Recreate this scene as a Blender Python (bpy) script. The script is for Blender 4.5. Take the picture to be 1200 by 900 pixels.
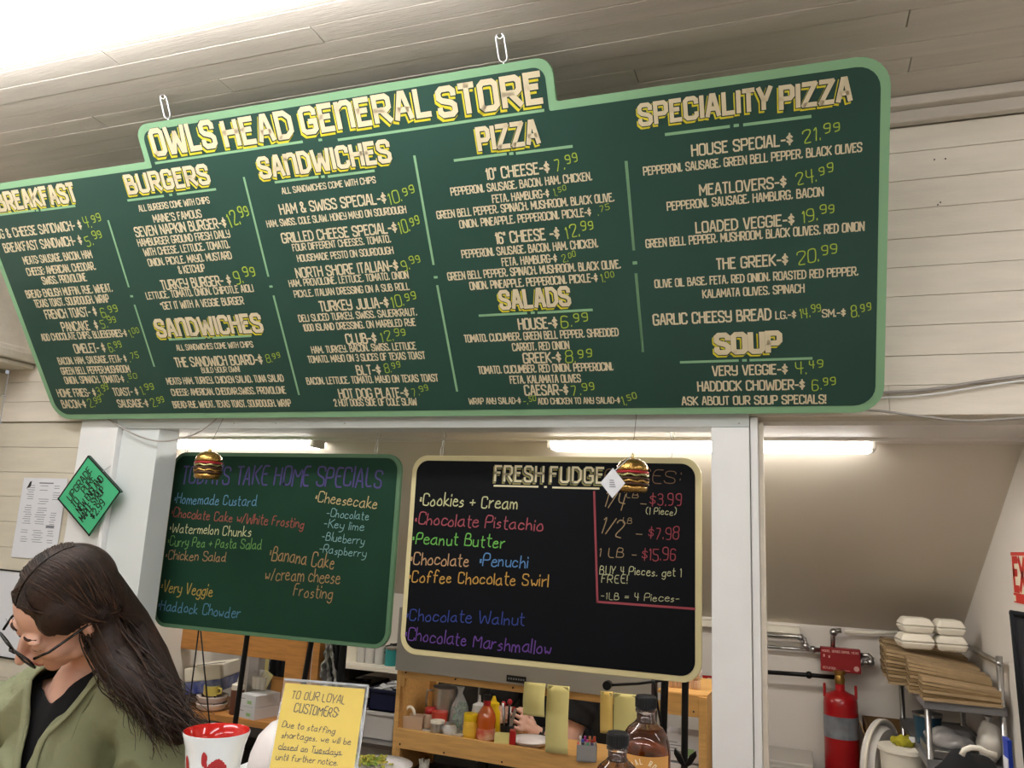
import bpy, bmesh, math, random
from mathutils import Vector, Matrix, noise
import numpy as np
random.seed(7)
for o in list(bpy.data.objects): bpy.data.objects.remove(o)
SC = bpy.context.scene
COL = SC.collection
PI = math.pi

# ------------------------------------------------------------------ camera
AX = Vector((2600, 60, 920)); AU = Vector((220, 4650, -920)).normalized()
AX = (AX - AU*AX.dot(AU)).normalized(); AY = AU.cross(AX)
CR = Matrix((AX, AY, AU))                    # camera axes -> world
EYE = Vector((0, 0, 1.6)); FP = 920.0
cd = bpy.data.cameras.new('camera'); cam = bpy.data.objects.new('camera', cd); COL.objects.link(cam)
cd.sensor_width = 36; cd.lens = 36*FP/1200; cd.clip_start = 0.02
cam.matrix_world = Matrix.Translation(EYE) @ CR.to_4x4()
SC.camera = cam
# ------------------------------------------------------------------ world, exposure
w = bpy.data.worlds.new('world'); SC.world = w; w.use_nodes = True
w.node_tree.nodes['Background'].inputs[0].default_value = (0.9, 0.93, 1, 1)
w.node_tree.nodes['Background'].inputs[1].default_value = 0.3
SC.view_settings.view_transform = 'Standard'; SC.view_settings.look = 'None'
SC.view_settings.exposure = 0.38; SC.view_settings.gamma = 1.0
SC.view_settings.use_curve_mapping = False
LAMP_E = 14.0      # room fixtures
KLAMP_E = 19.0     # kitchen fixtures

def ray(px, py): return CR @ Vector((px-600, 450-py, -FP))
def aty(px, py, y): r = ray(px, py); return EYE + r*(y/r.y)
def atz(px, py, z): r = ray(px, py); return EYE + r*((z-1.6)/r.z)
def P2L(px, py, Mw, yoff=0.0):
    """measured point of a flat thing: where it lies in that thing's own plane"""
    Mi = Mw.inverted(); e = Mi @ EYE; d = (Mi.to_3x3() @ ray(px, py))
    t = (yoff-e.y)/d.y; p = e+d*t
    return p.x, p.z

# ------------------------------------------------------------------ materials
def srgb(h):
    if isinstance(h, str):
        h = h.lstrip('#'); c = [int(h[i:i+2], 16)/255 for i in (0, 2, 4)]
    else: c = h
    return tuple([x/12.92 if x <= .04045 else ((x+.055)/1.055)**2.4 for x in c])+(1,)
MATS = {}
def mat(name, col, rough=.6, metal=0, var=0.0, scale=8, bump=0.0, bscale=60, stretch=(1, 1, 1), col2=None,
        trans=0, ior=1.45, emit=0, alpha=1, coat=0):
    if name in MATS: return MATS[name]
    m = bpy.data.materials.new(name); m.use_nodes = True; nt = m.node_tree; N = nt.nodes; L = nt.links
    b = N['Principled BSDF']; b.inputs['Base Color'].default_value = srgb(col)
    b.inputs['Roughness'].default_value = rough; b.inputs['Metallic'].default_value = metal
    b.inputs['Transmission Weight'].default_value = trans; b.inputs['IOR'].default_value = ior
    b.inputs['Alpha'].default_value = alpha; b.inputs['Coat Weight'].default_value = coat
    if emit:
        b.inputs['Emission Color'].default_value = srgb(col); b.inputs['Emission Strength'].default_value = emit
    tc = N.new('ShaderNodeTexCoord'); mp = N.new('ShaderNodeMapping'); mp.inputs['Scale'].default_value = stretch
    L.new(tc.outputs['Object'], mp.inputs['Vector'])
    if var or col2:
        n = N.new('ShaderNodeTexNoise'); n.inputs['Scale'].default_value = scale; n.inputs['Detail'].default_value = 5
        L.new(mp.outputs[0], n.inputs['Vector'])
        mx = N.new('ShaderNodeMix'); mx.data_type = 'RGBA'
        cr = N.new('ShaderNodeMapRange'); cr.inputs[1].default_value = .35; cr.inputs[2].default_value = .65
        L.new(n.outputs['Fac'], cr.inputs[0]); L.new(cr.outputs[0], mx.inputs[0])
        c = srgb(col); mx.inputs[6].default_value = c
        mx.inputs[7].default_value = srgb(col2) if col2 else tuple(min(1, x*(1-var)) for x in c[:3])+(1,)
        L.new(mx.outputs[2], b.inputs['Base Color'])
    if bump:
        n2 = N.new('ShaderNodeTexNoise'); n2.inputs['Scale'].default_value = bscale; n2.inputs['Detail'].default_value = 4
        L.new(mp.outputs[0], n2.inputs['Vector'])
        bp = N.new('ShaderNodeBump'); bp.inputs['Strength'].default_value = bump; bp.inputs['Distance'].default_value = .01
        L.new(n2.outputs['Fac'], bp.inputs['Height']); L.new(bp.outputs[0], b.inputs['Normal'])
    MATS[name] = m; return m
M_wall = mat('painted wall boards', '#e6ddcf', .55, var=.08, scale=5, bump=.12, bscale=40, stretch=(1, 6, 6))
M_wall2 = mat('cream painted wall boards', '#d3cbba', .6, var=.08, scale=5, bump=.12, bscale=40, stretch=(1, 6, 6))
M_ceil = mat('painted ceiling boards', '#d2c9bf', .5, var=.10, scale=3, bump=.18, bscale=30, stretch=(.6, 8, 8))
M_white = mat('white gloss paint', '#e6e6e6', .45, var=.05, scale=6, bump=.05)
M_panel = mat('pale grey laminate', '#d3d8d8', .35, var=.03, scale=3)
M_kwall = mat('kitchen plaster', '#e2dcd6', .6, var=.04, scale=3)
M_slope = mat('kitchen sloped ceiling paint', '#d8d0c3', .4, var=.04, scale=2)
M_floor = mat('grey vinyl floor', '#8b857c', .5, var=.2, scale=4)
M_lamp = mat('lit diffuser', '#ffffff', .5, emit=LAMP_E)
M_klamp = mat('lit kitchen diffuser', '#fffaf2', .5, emit=KLAMP_E)
M_house = mat('lamp housing enamel', '#ecebe6', .4)
M_gdark = mat('dark green sign paint', '#2b4b41', .42, var=.10, scale=3)
M_glight = mat('light green sign border', '#86b189', .45)
M_beige = mat('cream sign lettering', '#d6c8a8', .5)
M_yel = mat('yellow lettering shadow', '#d2c62c', .5)
M_ink = mat('dark lettering outline', '#16332a', .6)
M_price = mat('chartreuse chalk marker', '#a4bb3e', .6)
M_gboard = mat('green chalkboard', '#193a2a', .6, var=.2, scale=3, bump=.03)
M_gframe = mat('green board frame', '#4f7355', .5)
M_kboard = mat('black chalkboard', '#070a10', .6, var=.35, scale=2.5, bump=.03)
M_kframe = mat('cream board frame', '#cdc193', .45)
M_steel = mat('galvanised steel', '#b8b8b8', .3, 1)
M_ss = mat('brushed stainless', '#a8a39e', .38, .6, bump=.05, stretch=(1, 1, 20))
M_grey = mat('grey painted panel', '#a6a3a2', .5, 0, var=.05)
M_black = mat('black plastic', '#141416', .4)
M_bmetal = mat('black painted metal', '#0b0b0c', .35, .3)
M_wood = mat('birch plywood', '#d8a765', .5, var=.18, scale=6, stretch=(1.5, 14, 14), bump=.05)
M_woodd = mat('orange pine', '#cf9150', .5, var=.22, scale=6, stretch=(1.5, 14, 14), bump=.05)
M_paper = mat('white paper', '#d9dae0', .7)
M_glass = mat('clear glass', '#ffffff', .03, trans=1, ior=1.46)
M_plast = mat('clear acrylic', '#f4f8fa', .05, trans=1, ior=1.35)
M_cloud = mat('cloudy plastic', '#d6d4d2', .35, alpha=.8)
M_chrome = mat('chrome', '#dcdcdc', .12, 1)
M_wire = mat('grey cable', '#a09a94', .5)
M_kraft = mat('kraft paper', '#a88f6c', .8, var=.15, scale=20)
M_kraftd = mat('kraft paper edges', '#8d7450', .85, var=.3, scale=40, stretch=(1, 1, 8))
M_foam = mat('white foam', '#efe9dc', .7)
M_card = mat('brown cardboard', '#a8773d', .8, var=.12)
M_red = mat('red enamel', '#a3121a', .3, coat=.4)
M_dark = mat('dark equipment steel', '#37332f', .5, .3, var=.2)
M_skin = mat('skin', '#e0b29e', .5, var=.07, scale=14)
M_skin.node_tree.nodes['Principled BSDF'].inputs['Subsurface Weight'].default_value = .08
M_skin.node_tree.nodes['Principled BSDF'].inputs['Subsurface Radius'].default_value = (.02, .008, .004)

# ------------------------------------------------------------------ builders
WM = {}
def prop(o, label=None, cat=None, group=None, kind=None):
    if label: o['label'] = label
    if cat: o['category'] = cat
    if group: o['group'] = group
    if kind: o['kind'] = kind
    return o
def thing(name, label, cat, loc=(0, 0, 0), rot=(0, 0, 0), group=None, M=None):
    o = bpy.data.objects.new(name, None); COL.objects.link(o); o.empty_display_size = .05
    if M is None: M = Matrix.LocRotScale(Vector(loc), __import__('mathutils').Euler(rot), None)
    o.matrix_world = M; WM[o] = M.copy()
    return prop(o, label, cat, group)
def setting(name, loc=(0, 0, 0)):
    o = bpy.data.objects.new(name, None); COL.objects.link(o); o.location = loc
    WM[o] = Matrix.Translation(Vector(loc)); return prop(o, kind='structure')
def obj(name, bm, m, parent=None, smooth=False, world=False, label=None, bevel=0, loc=None, kind=None):
    """one mesh object; world=True: the vertices are in world space"""
    me = bpy.data.meshes.new(name)
    if isinstance(bm, bpy.types.Mesh): me = bm; me.name = name
    else:
        bmesh.ops.recalc_face_normals(bm, faces=bm.faces); bm.to_mesh(me); bm.free()
    for k in (m if isinstance(m, (list, tuple)) else [m]): me.materials.append(k)
    o = bpy.data.objects.new(name, me); COL.objects.link(o)
    Mo = Matrix.Identity(4)
    if parent is not None:
        o.parent = parent; Mo = WM[parent]
        if world: me.transform(Mo.inverted())
    else:
        # origin at the base centre
        vs = [v.co for v in me.vertices]
        if vs:
            c = Vector(((min(v.x for v in vs)+max(v.x for v in vs))/2, (min(v.y for v in vs)+max(v.y for v in vs))/2, min(v.z for v in vs)))
            me.transform(Matrix.Translation(-c)); o.location = c; Mo = Matrix.Translation(c)
    WM[o] = Mo.copy()
    if smooth:
        for p in me.polygons: p.use_smooth = True
        if smooth == 'auto':
            for p in me.polygons: p.use_smooth = True
            md = o.modifiers.new('edges', 'EDGE_SPLIT'); md.split_angle = .7
    if bevel:
        md = o.modifiers.new('bevel', 'BEVEL'); md.width = bevel; md.segments = 2; md.limit_method = 'ANGLE'
    return prop(o, label=label, kind=kind)
def copy_tree(o, parent=None, M=None):
    c = o.copy(); COL.objects.link(c); c.parent = parent
    if M is not None: c.matrix_world = M; WM[c] = M.copy()
    else: WM[c] = (WM[parent] @ o.matrix_local) if parent else WM[o].copy()
    for ch in [x for x in KIDS(o)]: copy_tree(ch, c)
    return c
def KIDS(o): return [x for x in WM if x.parent == o]

def B(): return bmesh.new()
def box(bm, c, s, R=None):
    M = Matrix.Translation(Vector(c)) @ (R.to_4x4() if R else Matrix.Identity(4)) @ Matrix.Diagonal((s[0], s[1], s[2], 1))
    bmesh.ops.create_cube(bm, size=1, matrix=M); return bm
def bx(bm, x0, x1, y0, y1, z0, z1): return box(bm, ((x0+x1)/2, (y0+y1)/2, (z0+z1)/2), (abs(x1-x0), abs(y1-y0), abs(z1-z0)))
def lathe(bm, prof, n=24, c=(0, 0, 0), cap=True):
    rings = []
    for r, z in prof:
        rings.append([bm.verts.new((c[0]+r*math.cos(2*PI*i/n), c[1]+r*math.sin(2*PI*i/n), c[2]+z)) for i in range(n)])
    for a, b in zip(rings, rings[1:]):
        for i in range(n): bm.faces.new((a[i], a[(i+1) % n], b[(i+1) % n], b[i]))
    if cap:
        if prof[0][0] > 1e-5: bm.faces.new(rings[0][::-1])
        if prof[-1][0] > 1e-5: bm.faces.new(rings[-1])
    return bm
def tube(bm, pts, r, n=8, r2=None, cap=True, closed=False):
    pts = [Vector(p) for p in pts]; m = len(pts); rings = []
    up = Vector((0, 0, 1))
    t0 = (pts[1]-pts[0]).normalized()
    if abs(t0.dot(up)) > .95: up = Vector((1, 0, 0))
    nrm = (up - t0*up.dot(t0)).normalized()
    for i, p in enumerate(pts):
        if closed: t = (pts[(i+1) % m]-pts[i-1]).normalized()
        else: t = (pts[min(i+1, m-1)]-pts[max(i-1, 0)])
        t = t.normalized() if t.length > 1e-9 else t0
        nrm = (nrm - t*nrm.dot(t)); nrm = nrm.normalized() if nrm.length > 1e-6 else t.orthogonal().normalized()
        bn = t.cross(nrm)
        rr = r[i] if isinstance(r, (list, tuple)) else (r if r2 is None else r+(r2-r)*i/(m-1))
        rings.append([bm.verts.new(p+(nrm*math.cos(2*PI*k/n)+bn*math.sin(2*PI*k/n))*rr) for k in range(n)])
    rng = range(m) if closed else range(m-1)
    for i in rng:
        a, b = rings[i], rings[(i+1) % m]
        for k in range(n): bm.faces.new((a[k], a[(k+1) % n], b[(k+1) % n], b[k]))
    if cap and not closed: bm.faces.new(rings[0][::-1]); bm.faces.new(rings[-1])
    return bm
def sphere(bm, c, r, seg=16, R=None):
    if not isinstance(r, (tuple, list)): r = (r, r, r)
    M = Matrix.Translation(Vector(c)) @ (R.to_4x4() if R else Matrix.Identity(4)) @ Matrix.Diagonal((r[0], r[1], r[2], 1))
    bmesh.ops.create_uvsphere(bm, u_segments=seg, v_segments=max(6, seg*2//3), radius=1, matrix=M); return bm
def prism(bm, poly, y0, y1):
    """poly in (x,z), extruded in y"""
    a = [bm.verts.new((x, y0, z)) for x, z in poly]; b = [bm.verts.new((x, y1, z)) for x, z in poly]
    n = len(poly); bm.faces.new(a); bm.faces.new(b[::-1])
    for i in range(n): bm.faces.new((a[i], b[i], b[(i+1) % n], a[(i+1) % n]))
    return bm
def rounded(pts, rads, seg=6):
    out = []; n = len(pts)
    for i, (p, r) in enumerate(zip(pts, rads)):
        p = Vector(p); a = Vector(pts[i-1])-p; b = Vector(pts[(i+1) % n])-p
        if r <= 1e-4: out.append(tuple(p)); continue
        an, bn = a.normalized(), b.normalized(); ang = an.angle(bn); d = r/math.tan(ang/2)
        p0, p1 = p+an*d, p+bn*d
        c = p+(an+bn).normalized()*(r/math.sin(ang/2))
        a0 = math.atan2(p0.y-c.y, p0.x-c.x); a1 = math.atan2(p1.y-c.y, p1.x-c.x); da = (a1-a0+PI) % (2*PI)-PI
        for k in range(seg+1): t = a0+da*k/seg; out.append((c.x+r*math.cos(t), c.y+r*math.sin(t)))
    return out
def sag(a, b, d, n=12):
    a, b = Vector(a), Vector(b)
    return [a.lerp(b, i/n)+Vector((0, 0, -4*d*(i/n)*(1-i/n))) for i in range(n+1)]

# ------------------------------------------------------------------ stroke lettering
CAPS = {'A': '00 29 39 50|13 43', 'B': '00 09 39 48 46 35 05|35 54 51 40 00', 'C': '57 58 49 19 08 01 10 40 51 52',
 'D': '00 09 39 57 52 30 00', 'E': '40 00 09 49|05 35', 'F': '00 09 49|05 35', 'G': '57 58 49 19 08 01 10 40 51 54 34',
 'H': '00 09|50 59|05 55', 'I': '00 09', 'J': '49 41 30 10 01 02', 'K': '00 09|59 04|15 50', 'L': '09 00 40',
 'M': '00 09 33 69 60', 'N': '00 09 50 59', 'n': '00 09|07 29 49 58 50', 'O': '10 01 08 19 49 58 51 40 10 01',
 'P': '00 09 49 58 55 44 04', 'Q': '10 01 08 19 49 58 51 40 10 01|32 50', 'R': '00 09 49 58 55 44 04|24 50',
 'S': '57 58 49 19 08 06 15 44 53 51 40 10 01 02', 'T': '20 29|09 49', 'U': '09 01 10 40 51 59', 'V': '09 20 30 59',
 'W': '09 10 20 47 60 70 89', 'X': '00 59|09 50', 'Y': '09 24 34 59|24 20', 'y': '09 05 14 54|59 51 40 10 01', 'Z': '09 59 00 50',
 '0': '10 01 08 19 39 48 41 30 10 01', '1': '07 19 10', '2': '07 08 19 39 48 46 00 40', '3': '08 19 39 48 46 35 15|35 44 41 30 10 01',
 '4': '09 04 44|39 30', '5': '49 09|09 05 35 44 41 30 10 01', '6': '48 39 19 08 01 10 30 41 44 35 05', '7': '09 49 10',
 '8': '15 06 08 19 39 48 46 35 15 04 01 10 30 41 44 35', '9': '44 24 05 08 19 39 48 41 30 10',
 '-': '04 34', '.': '00 01', ',': '11 00', "'": '19 07', '"': '09 07|19 17', '$': '46 37 17 06 15 34 43 32 12 03|20 29', '&': '50 07 08 19 29 38 37 03 01 10 30 53',
 ':': '02 03|06 07', '!': '00 01|03 09', '*': '16 18|07 27', '(': '29 07 02 20', ')': '09 27 22 00', '+': '03 43|21 25', '/': '00 39', '=': '03 43|05 45',
 '\u00b7': '04 14|05 15|03 13'}
LOW = {'a': '48 28 06 04 13 33 45|48 44 53', 'b': '0c 03|06 28 46 44 33 13 04', 'c': '47 38 18 06 04 13 33 44', 'd': '47 28 06 04 13 33 45|4c 44 53',
 'e': '06 46 38 18 06 04 13 33 44', 'f': '4b 3c 2c 1a 13|08 38', 'g': '47 28 06 04 13 33 45|48 42 30 10 01', 'h': '0c 03|06 28 38 46 43',
 'i': '08 03|0a 0b', 'j': '18 11 00|1a 1b', 'k': '0c 03|38 05 43', 'l': '0c 03', 'm': '08 03|06 18 28 36 33|36 48 58 66 63',
 'n': '08 03|06 28 38 46 43', 'o': '28 06 04 13 33 44 46 38 28', 'p': '08 00|07 28 46 44 33 13 04', 'q': '47 28 06 04 13 33 45|48 40',
 'r': '08 03|06 28 38', 's': '37 28 17 06 35 34 23 03', 't': '1c 14 23 33|09 39', 'u': '08 04 13 33 45|48 43', 'v': '08 13 38',
 'w': '08 13 26 43 58', 'x': '08 43|48 03', 'y': '08 05 14 44|48 42 20 00', 'z': '08 48 03 43'}
def glyph(ch, hand):
    if hand and ch in LOW: return [[(int(p[0], 36), int(p[1], 36)-3) for p in s.split()] for s in LOW[ch].split('|')]
    if ch in CAPS: return [[(int(p[0]), int(p[1])) for p in s.split()] for s in CAPS[ch].split('|')]
    return []
def chaikin(p, it=2):
    for _ in range(it):
        if len(p) < 3: return p
        q = [p[0]]
        for a, b in zip(p, p[1:]):
            q += [(a[0]*.75+b[0]*.25, a[1]*.75+b[1]*.25), (a[0]*.25+b[0]*.75, a[1]*.25+b[1]*.75)]
        q.append(p[-1]); p = q
    return p
def ribbon(bm, pts, wd, y):
    p = [Vector(a) for a in pts]
    if len(p) < 2: return
    q = [p[0]]
    for a in p[1:]:
        if (a-q[-1]).length > 1e-6: q.append(a)
    p = q
    if len(p) < 2: return
    for i in range(1, len(p)-1):              # sharp corners: two strokes that overlap
        if (p[i]-p[i-1]).normalized().dot((p[i+1]-p[i]).normalized()) < -.15:
            ribbon(bm, p[:i+1], wd, y); ribbon(bm, p[i:], wd, y); return
    closed = len(p) > 4 and (p[0]-p[-2]).length < 1e-6
    vs = []
    for i, a in enumerate(p):
        d0 = (a-p[i-1]).normalized() if i else (p[1]-a).normalized()
        d1 = (p[i+1]-a).normalized() if i < len(p)-1 else d0
        if i == 0 and not closed: a = a-d1*wd*.35
        if i == len(p)-1 and not closed: a = a+d0*wd*.35
        t = d0+d1; t = t.normalized() if t.length > .3 else d0
        n = Vector((-t.y, t.x)); k = min(1.6, 1/max(.5, n.dot(Vector((-d0.y, d0.x)))))
        vs.append((bm.verts.new((a.x+n.x*wd/2*k, y, a.y+n.y*wd/2*k)), bm.verts.new((a.x-n.x*wd/2*k, y, a.y-n.y*wd/2*k))))
    for a, b in zip(vs, vs[1:]):
        try: bm.faces.new((a[0], b[0], b[1], a[1]))
        except ValueError: pass
def letters(bm, s, a, b, h, wt, y, hand=False, off=(0, 0), seed=0, gap=1.9, sup=False):
    """stroke text whose mid-height runs from a to b (plane x,z); h = cap height; wt = stroke width / h"""
    rnd = random.Random(seed or sum(map(ord, s))); strokes = []; x = 0.0
    for ip, ch in enumerate(s):
        if ch == ' ': x += 3.9; continue
        g = glyph(ch, hand)
        if not g: continue
        wdt = max(p[0] for st in g for p in st); jx = rnd.uniform(-.25, .25) if hand else 0; jy = rnd.uniform(-.5, .5) if hand else 0
        sc = rnd.uniform(.92, 1.1) if hand else 1
        if sup and '.' in s and ip > s.index('.'): g = [[(q[0]*.75, q[1]*.66+3.6) for q in st] for st in g]; wdt *= .75
        for st in g:
            if hand: st = [(q[0]*sc+rnd.uniform(-.15, .15), q[1]*sc+rnd.uniform(-.15, .15)) for q in st]; st = chaikin(st, 2)
            strokes.append([(x+q[0]+jx+(q[1]*.08 if hand else 0), q[1]+jy) for q in st])
        x += wdt+gap
    W = max(x-gap, .01); a, b = Vector(a), Vector(b); d = b-a; L = d.length
    if W < .5: W = 1e9 if False else 1
    dx = d/L; up = Vector((-dx.y, dx.x)) if hand else Vector((0, 1))
    if not hand: up = Vector((0, 1))
    pad = wt*h*.5 if L > 2*wt*h else 0
    for st in strokes:
        ribbon(bm, [a+dx*(pad+(L-2*pad)*q[0]/W)+up*((q[1]/9-.5)*h)+Vector(off) for q in st], wt*h, y)
    return bm

# ================================================================== SETTING
WY = 2.4
fl = prop(obj('floor', bx(B(), -3.4, 3.4, -3.5, 4.4, -.1, 0), M_floor), kind='structure')
# front wall of painted boards with the hatch opening and the doorway under its header
wf = setting('wall_front', (0, WY, 0))
def board(x0, x1, z0, z1, m, y0=WY, y1=WY+.02, parent=wf, name='wall_board', j=None):
    o = obj(name, bx(B(), x0, x1, y0+random.uniform(0, .0012), y1, z0+.0006, z1-.0006), m, parent, world=True, bevel=.0014); return o
z = 1.99
hz = [1.99, 2.075, 2.16, 2.2475, 2.335, 2.4225, 2.51, 2.60, 2.69, 2.78, 2.86]
for i, (a, b) in enumerate(zip(hz, hz[1:])):
    xs = [-3.18, [-1.2, -.4, -2.1, -1.6][i % 4], [.262, 1.4, .9, 1.8][(i*3) % 4], 3.2]
    for x0, x1 in zip(xs, xs[1:]): board(x0+.0006, x1-.0006, a, b, M_wall)
lz = [.9, .98, 1.07, 1.171, 1.272, 1.373, 1.474, 1.575, 1.678, 1.779, 1.882, 1.99]
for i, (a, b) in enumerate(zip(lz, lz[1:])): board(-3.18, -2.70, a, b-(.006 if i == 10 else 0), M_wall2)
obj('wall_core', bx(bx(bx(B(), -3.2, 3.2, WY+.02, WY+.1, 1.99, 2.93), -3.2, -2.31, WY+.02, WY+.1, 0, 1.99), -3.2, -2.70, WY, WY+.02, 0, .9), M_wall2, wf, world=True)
obj('wall_core', bx(bx(B(), -2.31, -.224, WY, WY+.1, 0, .60), .80, 3.2, WY, WY+.1, 0, 1.99), M_wall, wf, world=True)
# crown moulding: two boards
obj('crown_board', bx(B(), -3.18, 3.2, WY-.03, WY, 2.862, 2.90), M_ceil, wf, world=True, bevel=.004)
obj('crown_board', bx(B(), -3.18, 3.2, WY-.06, WY, 2.90, 2.93), M_ceil, wf, world=True, bevel=.004)
# nail holes in the right-hand boards
nb = B()
for px, py in ((1108, 186), (1095, 187), (1102, 237), (1099, 240)):
    p = aty(px, py, WY-.001); sphere(nb, p, .0022, 8)
obj('nail_hole', nb, M_black, wf, world=True)
# posts and casing of the hatch
t1 = setting('trim_1', (-2.5, WY, 0))
obj('post', bx(B(), -2.70, -2.52, WY-.018, WY+.03, 0, 1.99), M_white, t1, world=True, bevel=.003)
obj('casing_strip', bx(B(), -2.515, -2.495, WY-.03, WY+.03, 0, 1.96), M_white, t1, world=True, bevel=.003)
obj('casing_panel', bx(B(), -2.495, -2.31, WY-.006, WY+.1, 0, 1.96), M_panel, t1, world=True, bevel=.002)
t2 = setting('trim_2', (-.16, WY, 0))
obj('pillar', bx(B(), -.224, -.115, WY-.02, WY+.1, 0, 1.955), M_white, t2, world=True, bevel=.003)
obj('casing_strip', bx(B(), -.113, -.092, WY-.012, WY+.1, 0, 1.985), M_white, t2, world=True, bevel=.002)
obj('casing_strip', bx(B(), -.0915, -.078, WY+.02, WY+.1, 0, 1.975), M_wall, t2, world=True, bevel=.002)
t3 = setting('trim_3', (-1.4, WY, 1.955))
obj('fascia_board', bx(B(), -2.70, -.115, WY-.014, WY+.1, 1.957, 2.0), M_panel, t3, world=True, bevel=.002)
sb = B()
for px in (274, 323, 404, 866): sphere(sb, aty(px, 496, WY-.016), .0025, 8)
obj('screw', sb, M_steel, t3, world=True)
# side wall at left: boards, with the long boxed beam above
wl = setting('wall_left', (-3.18, 0, 0))
zz = [.9+.1*i for i in range(14)]
for a, b in zip(zz, zz[1:]):
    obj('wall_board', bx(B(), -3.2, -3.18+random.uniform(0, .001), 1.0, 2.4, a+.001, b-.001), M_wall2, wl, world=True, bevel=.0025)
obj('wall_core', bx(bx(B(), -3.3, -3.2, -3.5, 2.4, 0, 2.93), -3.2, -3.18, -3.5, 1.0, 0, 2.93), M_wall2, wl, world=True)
t4 = setting('trim_4', (-3.1, 1.5, 2.2))
obj('beam_side', bx(B(), -3.18, -3.075, .5, 2.398, 2.30, 2.62), M_wall, t4, world=True, bevel=.004)
obj('beam_moulding', bx(B(), -3.18, -3.05, .5, 2.398, 2.272, 2.30), M_wall, t4, world=True, bevel=.006)
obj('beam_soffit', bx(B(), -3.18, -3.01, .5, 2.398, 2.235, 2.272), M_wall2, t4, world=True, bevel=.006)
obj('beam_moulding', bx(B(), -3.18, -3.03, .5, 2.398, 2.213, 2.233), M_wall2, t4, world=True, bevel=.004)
prop(obj('wall_right', bx(B(), 3.2, 3.3, -3.5, 2.5, 0, 2.93), M_wall2), kind='structure')
prop(obj('wall_back', bx(B(), -3.3, 3.3, -3.6, -3.5, 0, 2.93), M_wall2), kind='structure')
# ceiling of beaded boards
ce = setting('ceiling', (0, 0, 2.93))
obj('ceiling_core', bx(B(), -3.3, 3.3, -3.5, 2.5, 2.945, 3.02), M_ceil, ce, world=True)
obj('ceiling_core', bx(B(), -3.3, 3.3, -3.5, 1.02, 2.932, 2.945), M_ceil, ce, world=True)
ys = [1.02+.0705*i for i in range(20)]
joints = {4: -.0, 5: -1.57, 6: 1.1, 7: -1.86, 8: -1.2, 9: .55, 10: -1.62, 11: -2.2, 12: .9, 13: .3, 14: -.4, 15: -1.0, 16: .33, 17: .8, 18: -.2}
for i, (a, b) in enumerate(zip(ys, ys[1:])):
    b = min(b, 2.38)
    if b <= a: break
    xs = [-3.2, joints.get(i, -.6), 3.2]
    g = .0022 if i % 2 else .0008
    for x0, x1 in zip(xs, xs[1:]):
        dz = random.uniform(0, .0018)
        obj('ceiling_board', bx(B(), x0+.001, x1-.001, a+g/2, b-.0004, 2.93+dz, 2.945), M_ceil, ce, world=True, bevel=.0022 if i % 2 else .0012)

# kitchen shell
KY0, KY1, KX0, KX1 = WY+.1, 4.2, -2.78, .706
zs0, zs1 = 1.975, 1.26
prop(obj('wall_kitchen_right', bx(B(), KX1, KX1+.1, WY, 4.4, 0, 2.1), M_kwall), kind='structure')
prop(obj('wall_kitchen_left', bx(B(), KX0-.1, KX0, KY0, 4.4, 0, 2.1), M_kwall), kind='structure')
prop(obj('wall_kitchen_back', bx(B(), KX0, KX1, KY1, KY1+.1, 0, 1.4), M_kwall), kind='structure')
kc = B(); bx(kc, KX0, KX1, KY0, 2.92, zs0+.002, zs0+.06)
prop(obj('ceiling_kitchen', kc, M_kwall), kind='structure')
sl = B(); prism(sl, [(0, 0), (0, 0)][:0] or [(2.915, zs0+.004), (4.26, zs1-.03), (4.26, zs1+.04), (2.915, zs0+.06)], 0, KX1-KX0)
sl.transform(Matrix(((0, 1, 0, KX0), (1, 0, 0, 0), (0, 0, 1, 0), (0, 0, 0, 1))))
prop(obj('ceiling_slope', sl, M_slope), kind='structure')
prop(obj('trim_5', bx(B(), KX0, KX1, 2.775, 2.795, zs0-.008, zs0+.004), M_kwall), kind='structure')

# ================================================================== LAMPS
def fixture(x0, x1, y, z, wd, hh, lm, label, group=None, capr=False):
    t = thing('ceiling_lamp', label, 'lamp', ((x0+x1)/2, y, z), group=group); L = (x1-x0)/2
    obj('housing', box(B(), (0, 0, -hh*.16), (2*L, wd*.9, hh*.3)), M_house, t, bevel=.004)
    d = B(); prism(d, rounded([(-wd/2, -hh*.3), (wd/2, -hh*.3), (wd/2*.86, -hh), (-wd/2*.86, -hh)], [.001, .001, hh*.3, hh*.3]), -L+.02, L-.02)
    d.transform(Matrix.Rotation(PI/2, 4, 'Z'))
    obj('diffuser', d, lm, t)
    for s in (-1, 1): obj('end_cap', box(B(), (s*(L-.009), 0, -hh*.5), (.018, wd*.96, hh*.9)), M_house, t, bevel=.006)
    return t
fixture(-3.0, -.58, 1.335, 2.93, .17, .085, M_lamp, 'long bright ceiling lamp in the upper left corner of the picture')
for x in (-1.8, 1.2):
    for y in (-.4, -2.2): fixture(x-1.2, x+1.2, y, 2.932, .16, .06, M_lamp, 'long white ceiling lamp behind the viewer, '+('left' if x < 0 else 'right')+(' of the nearer pair' if y > -1 else ' of the farther pair'), 'ceiling lamps behind the viewer')
fixture(1.0, 3.1, 1.335, 2.93, .15, .055, M_lamp, 'long ceiling lamp beyond the right edge of the picture')
fixture(-.87, .265, 2.87, 1.985, .10, .045, M_klamp, 'bright kitchen lamp running behind the white pillar, right of the fudge board top')
fixture(-2.74, -1.90, 2.87, 1.985, .10, .045, M_klamp, 'shorter bright kitchen lamp above the green chalkboard')

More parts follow.
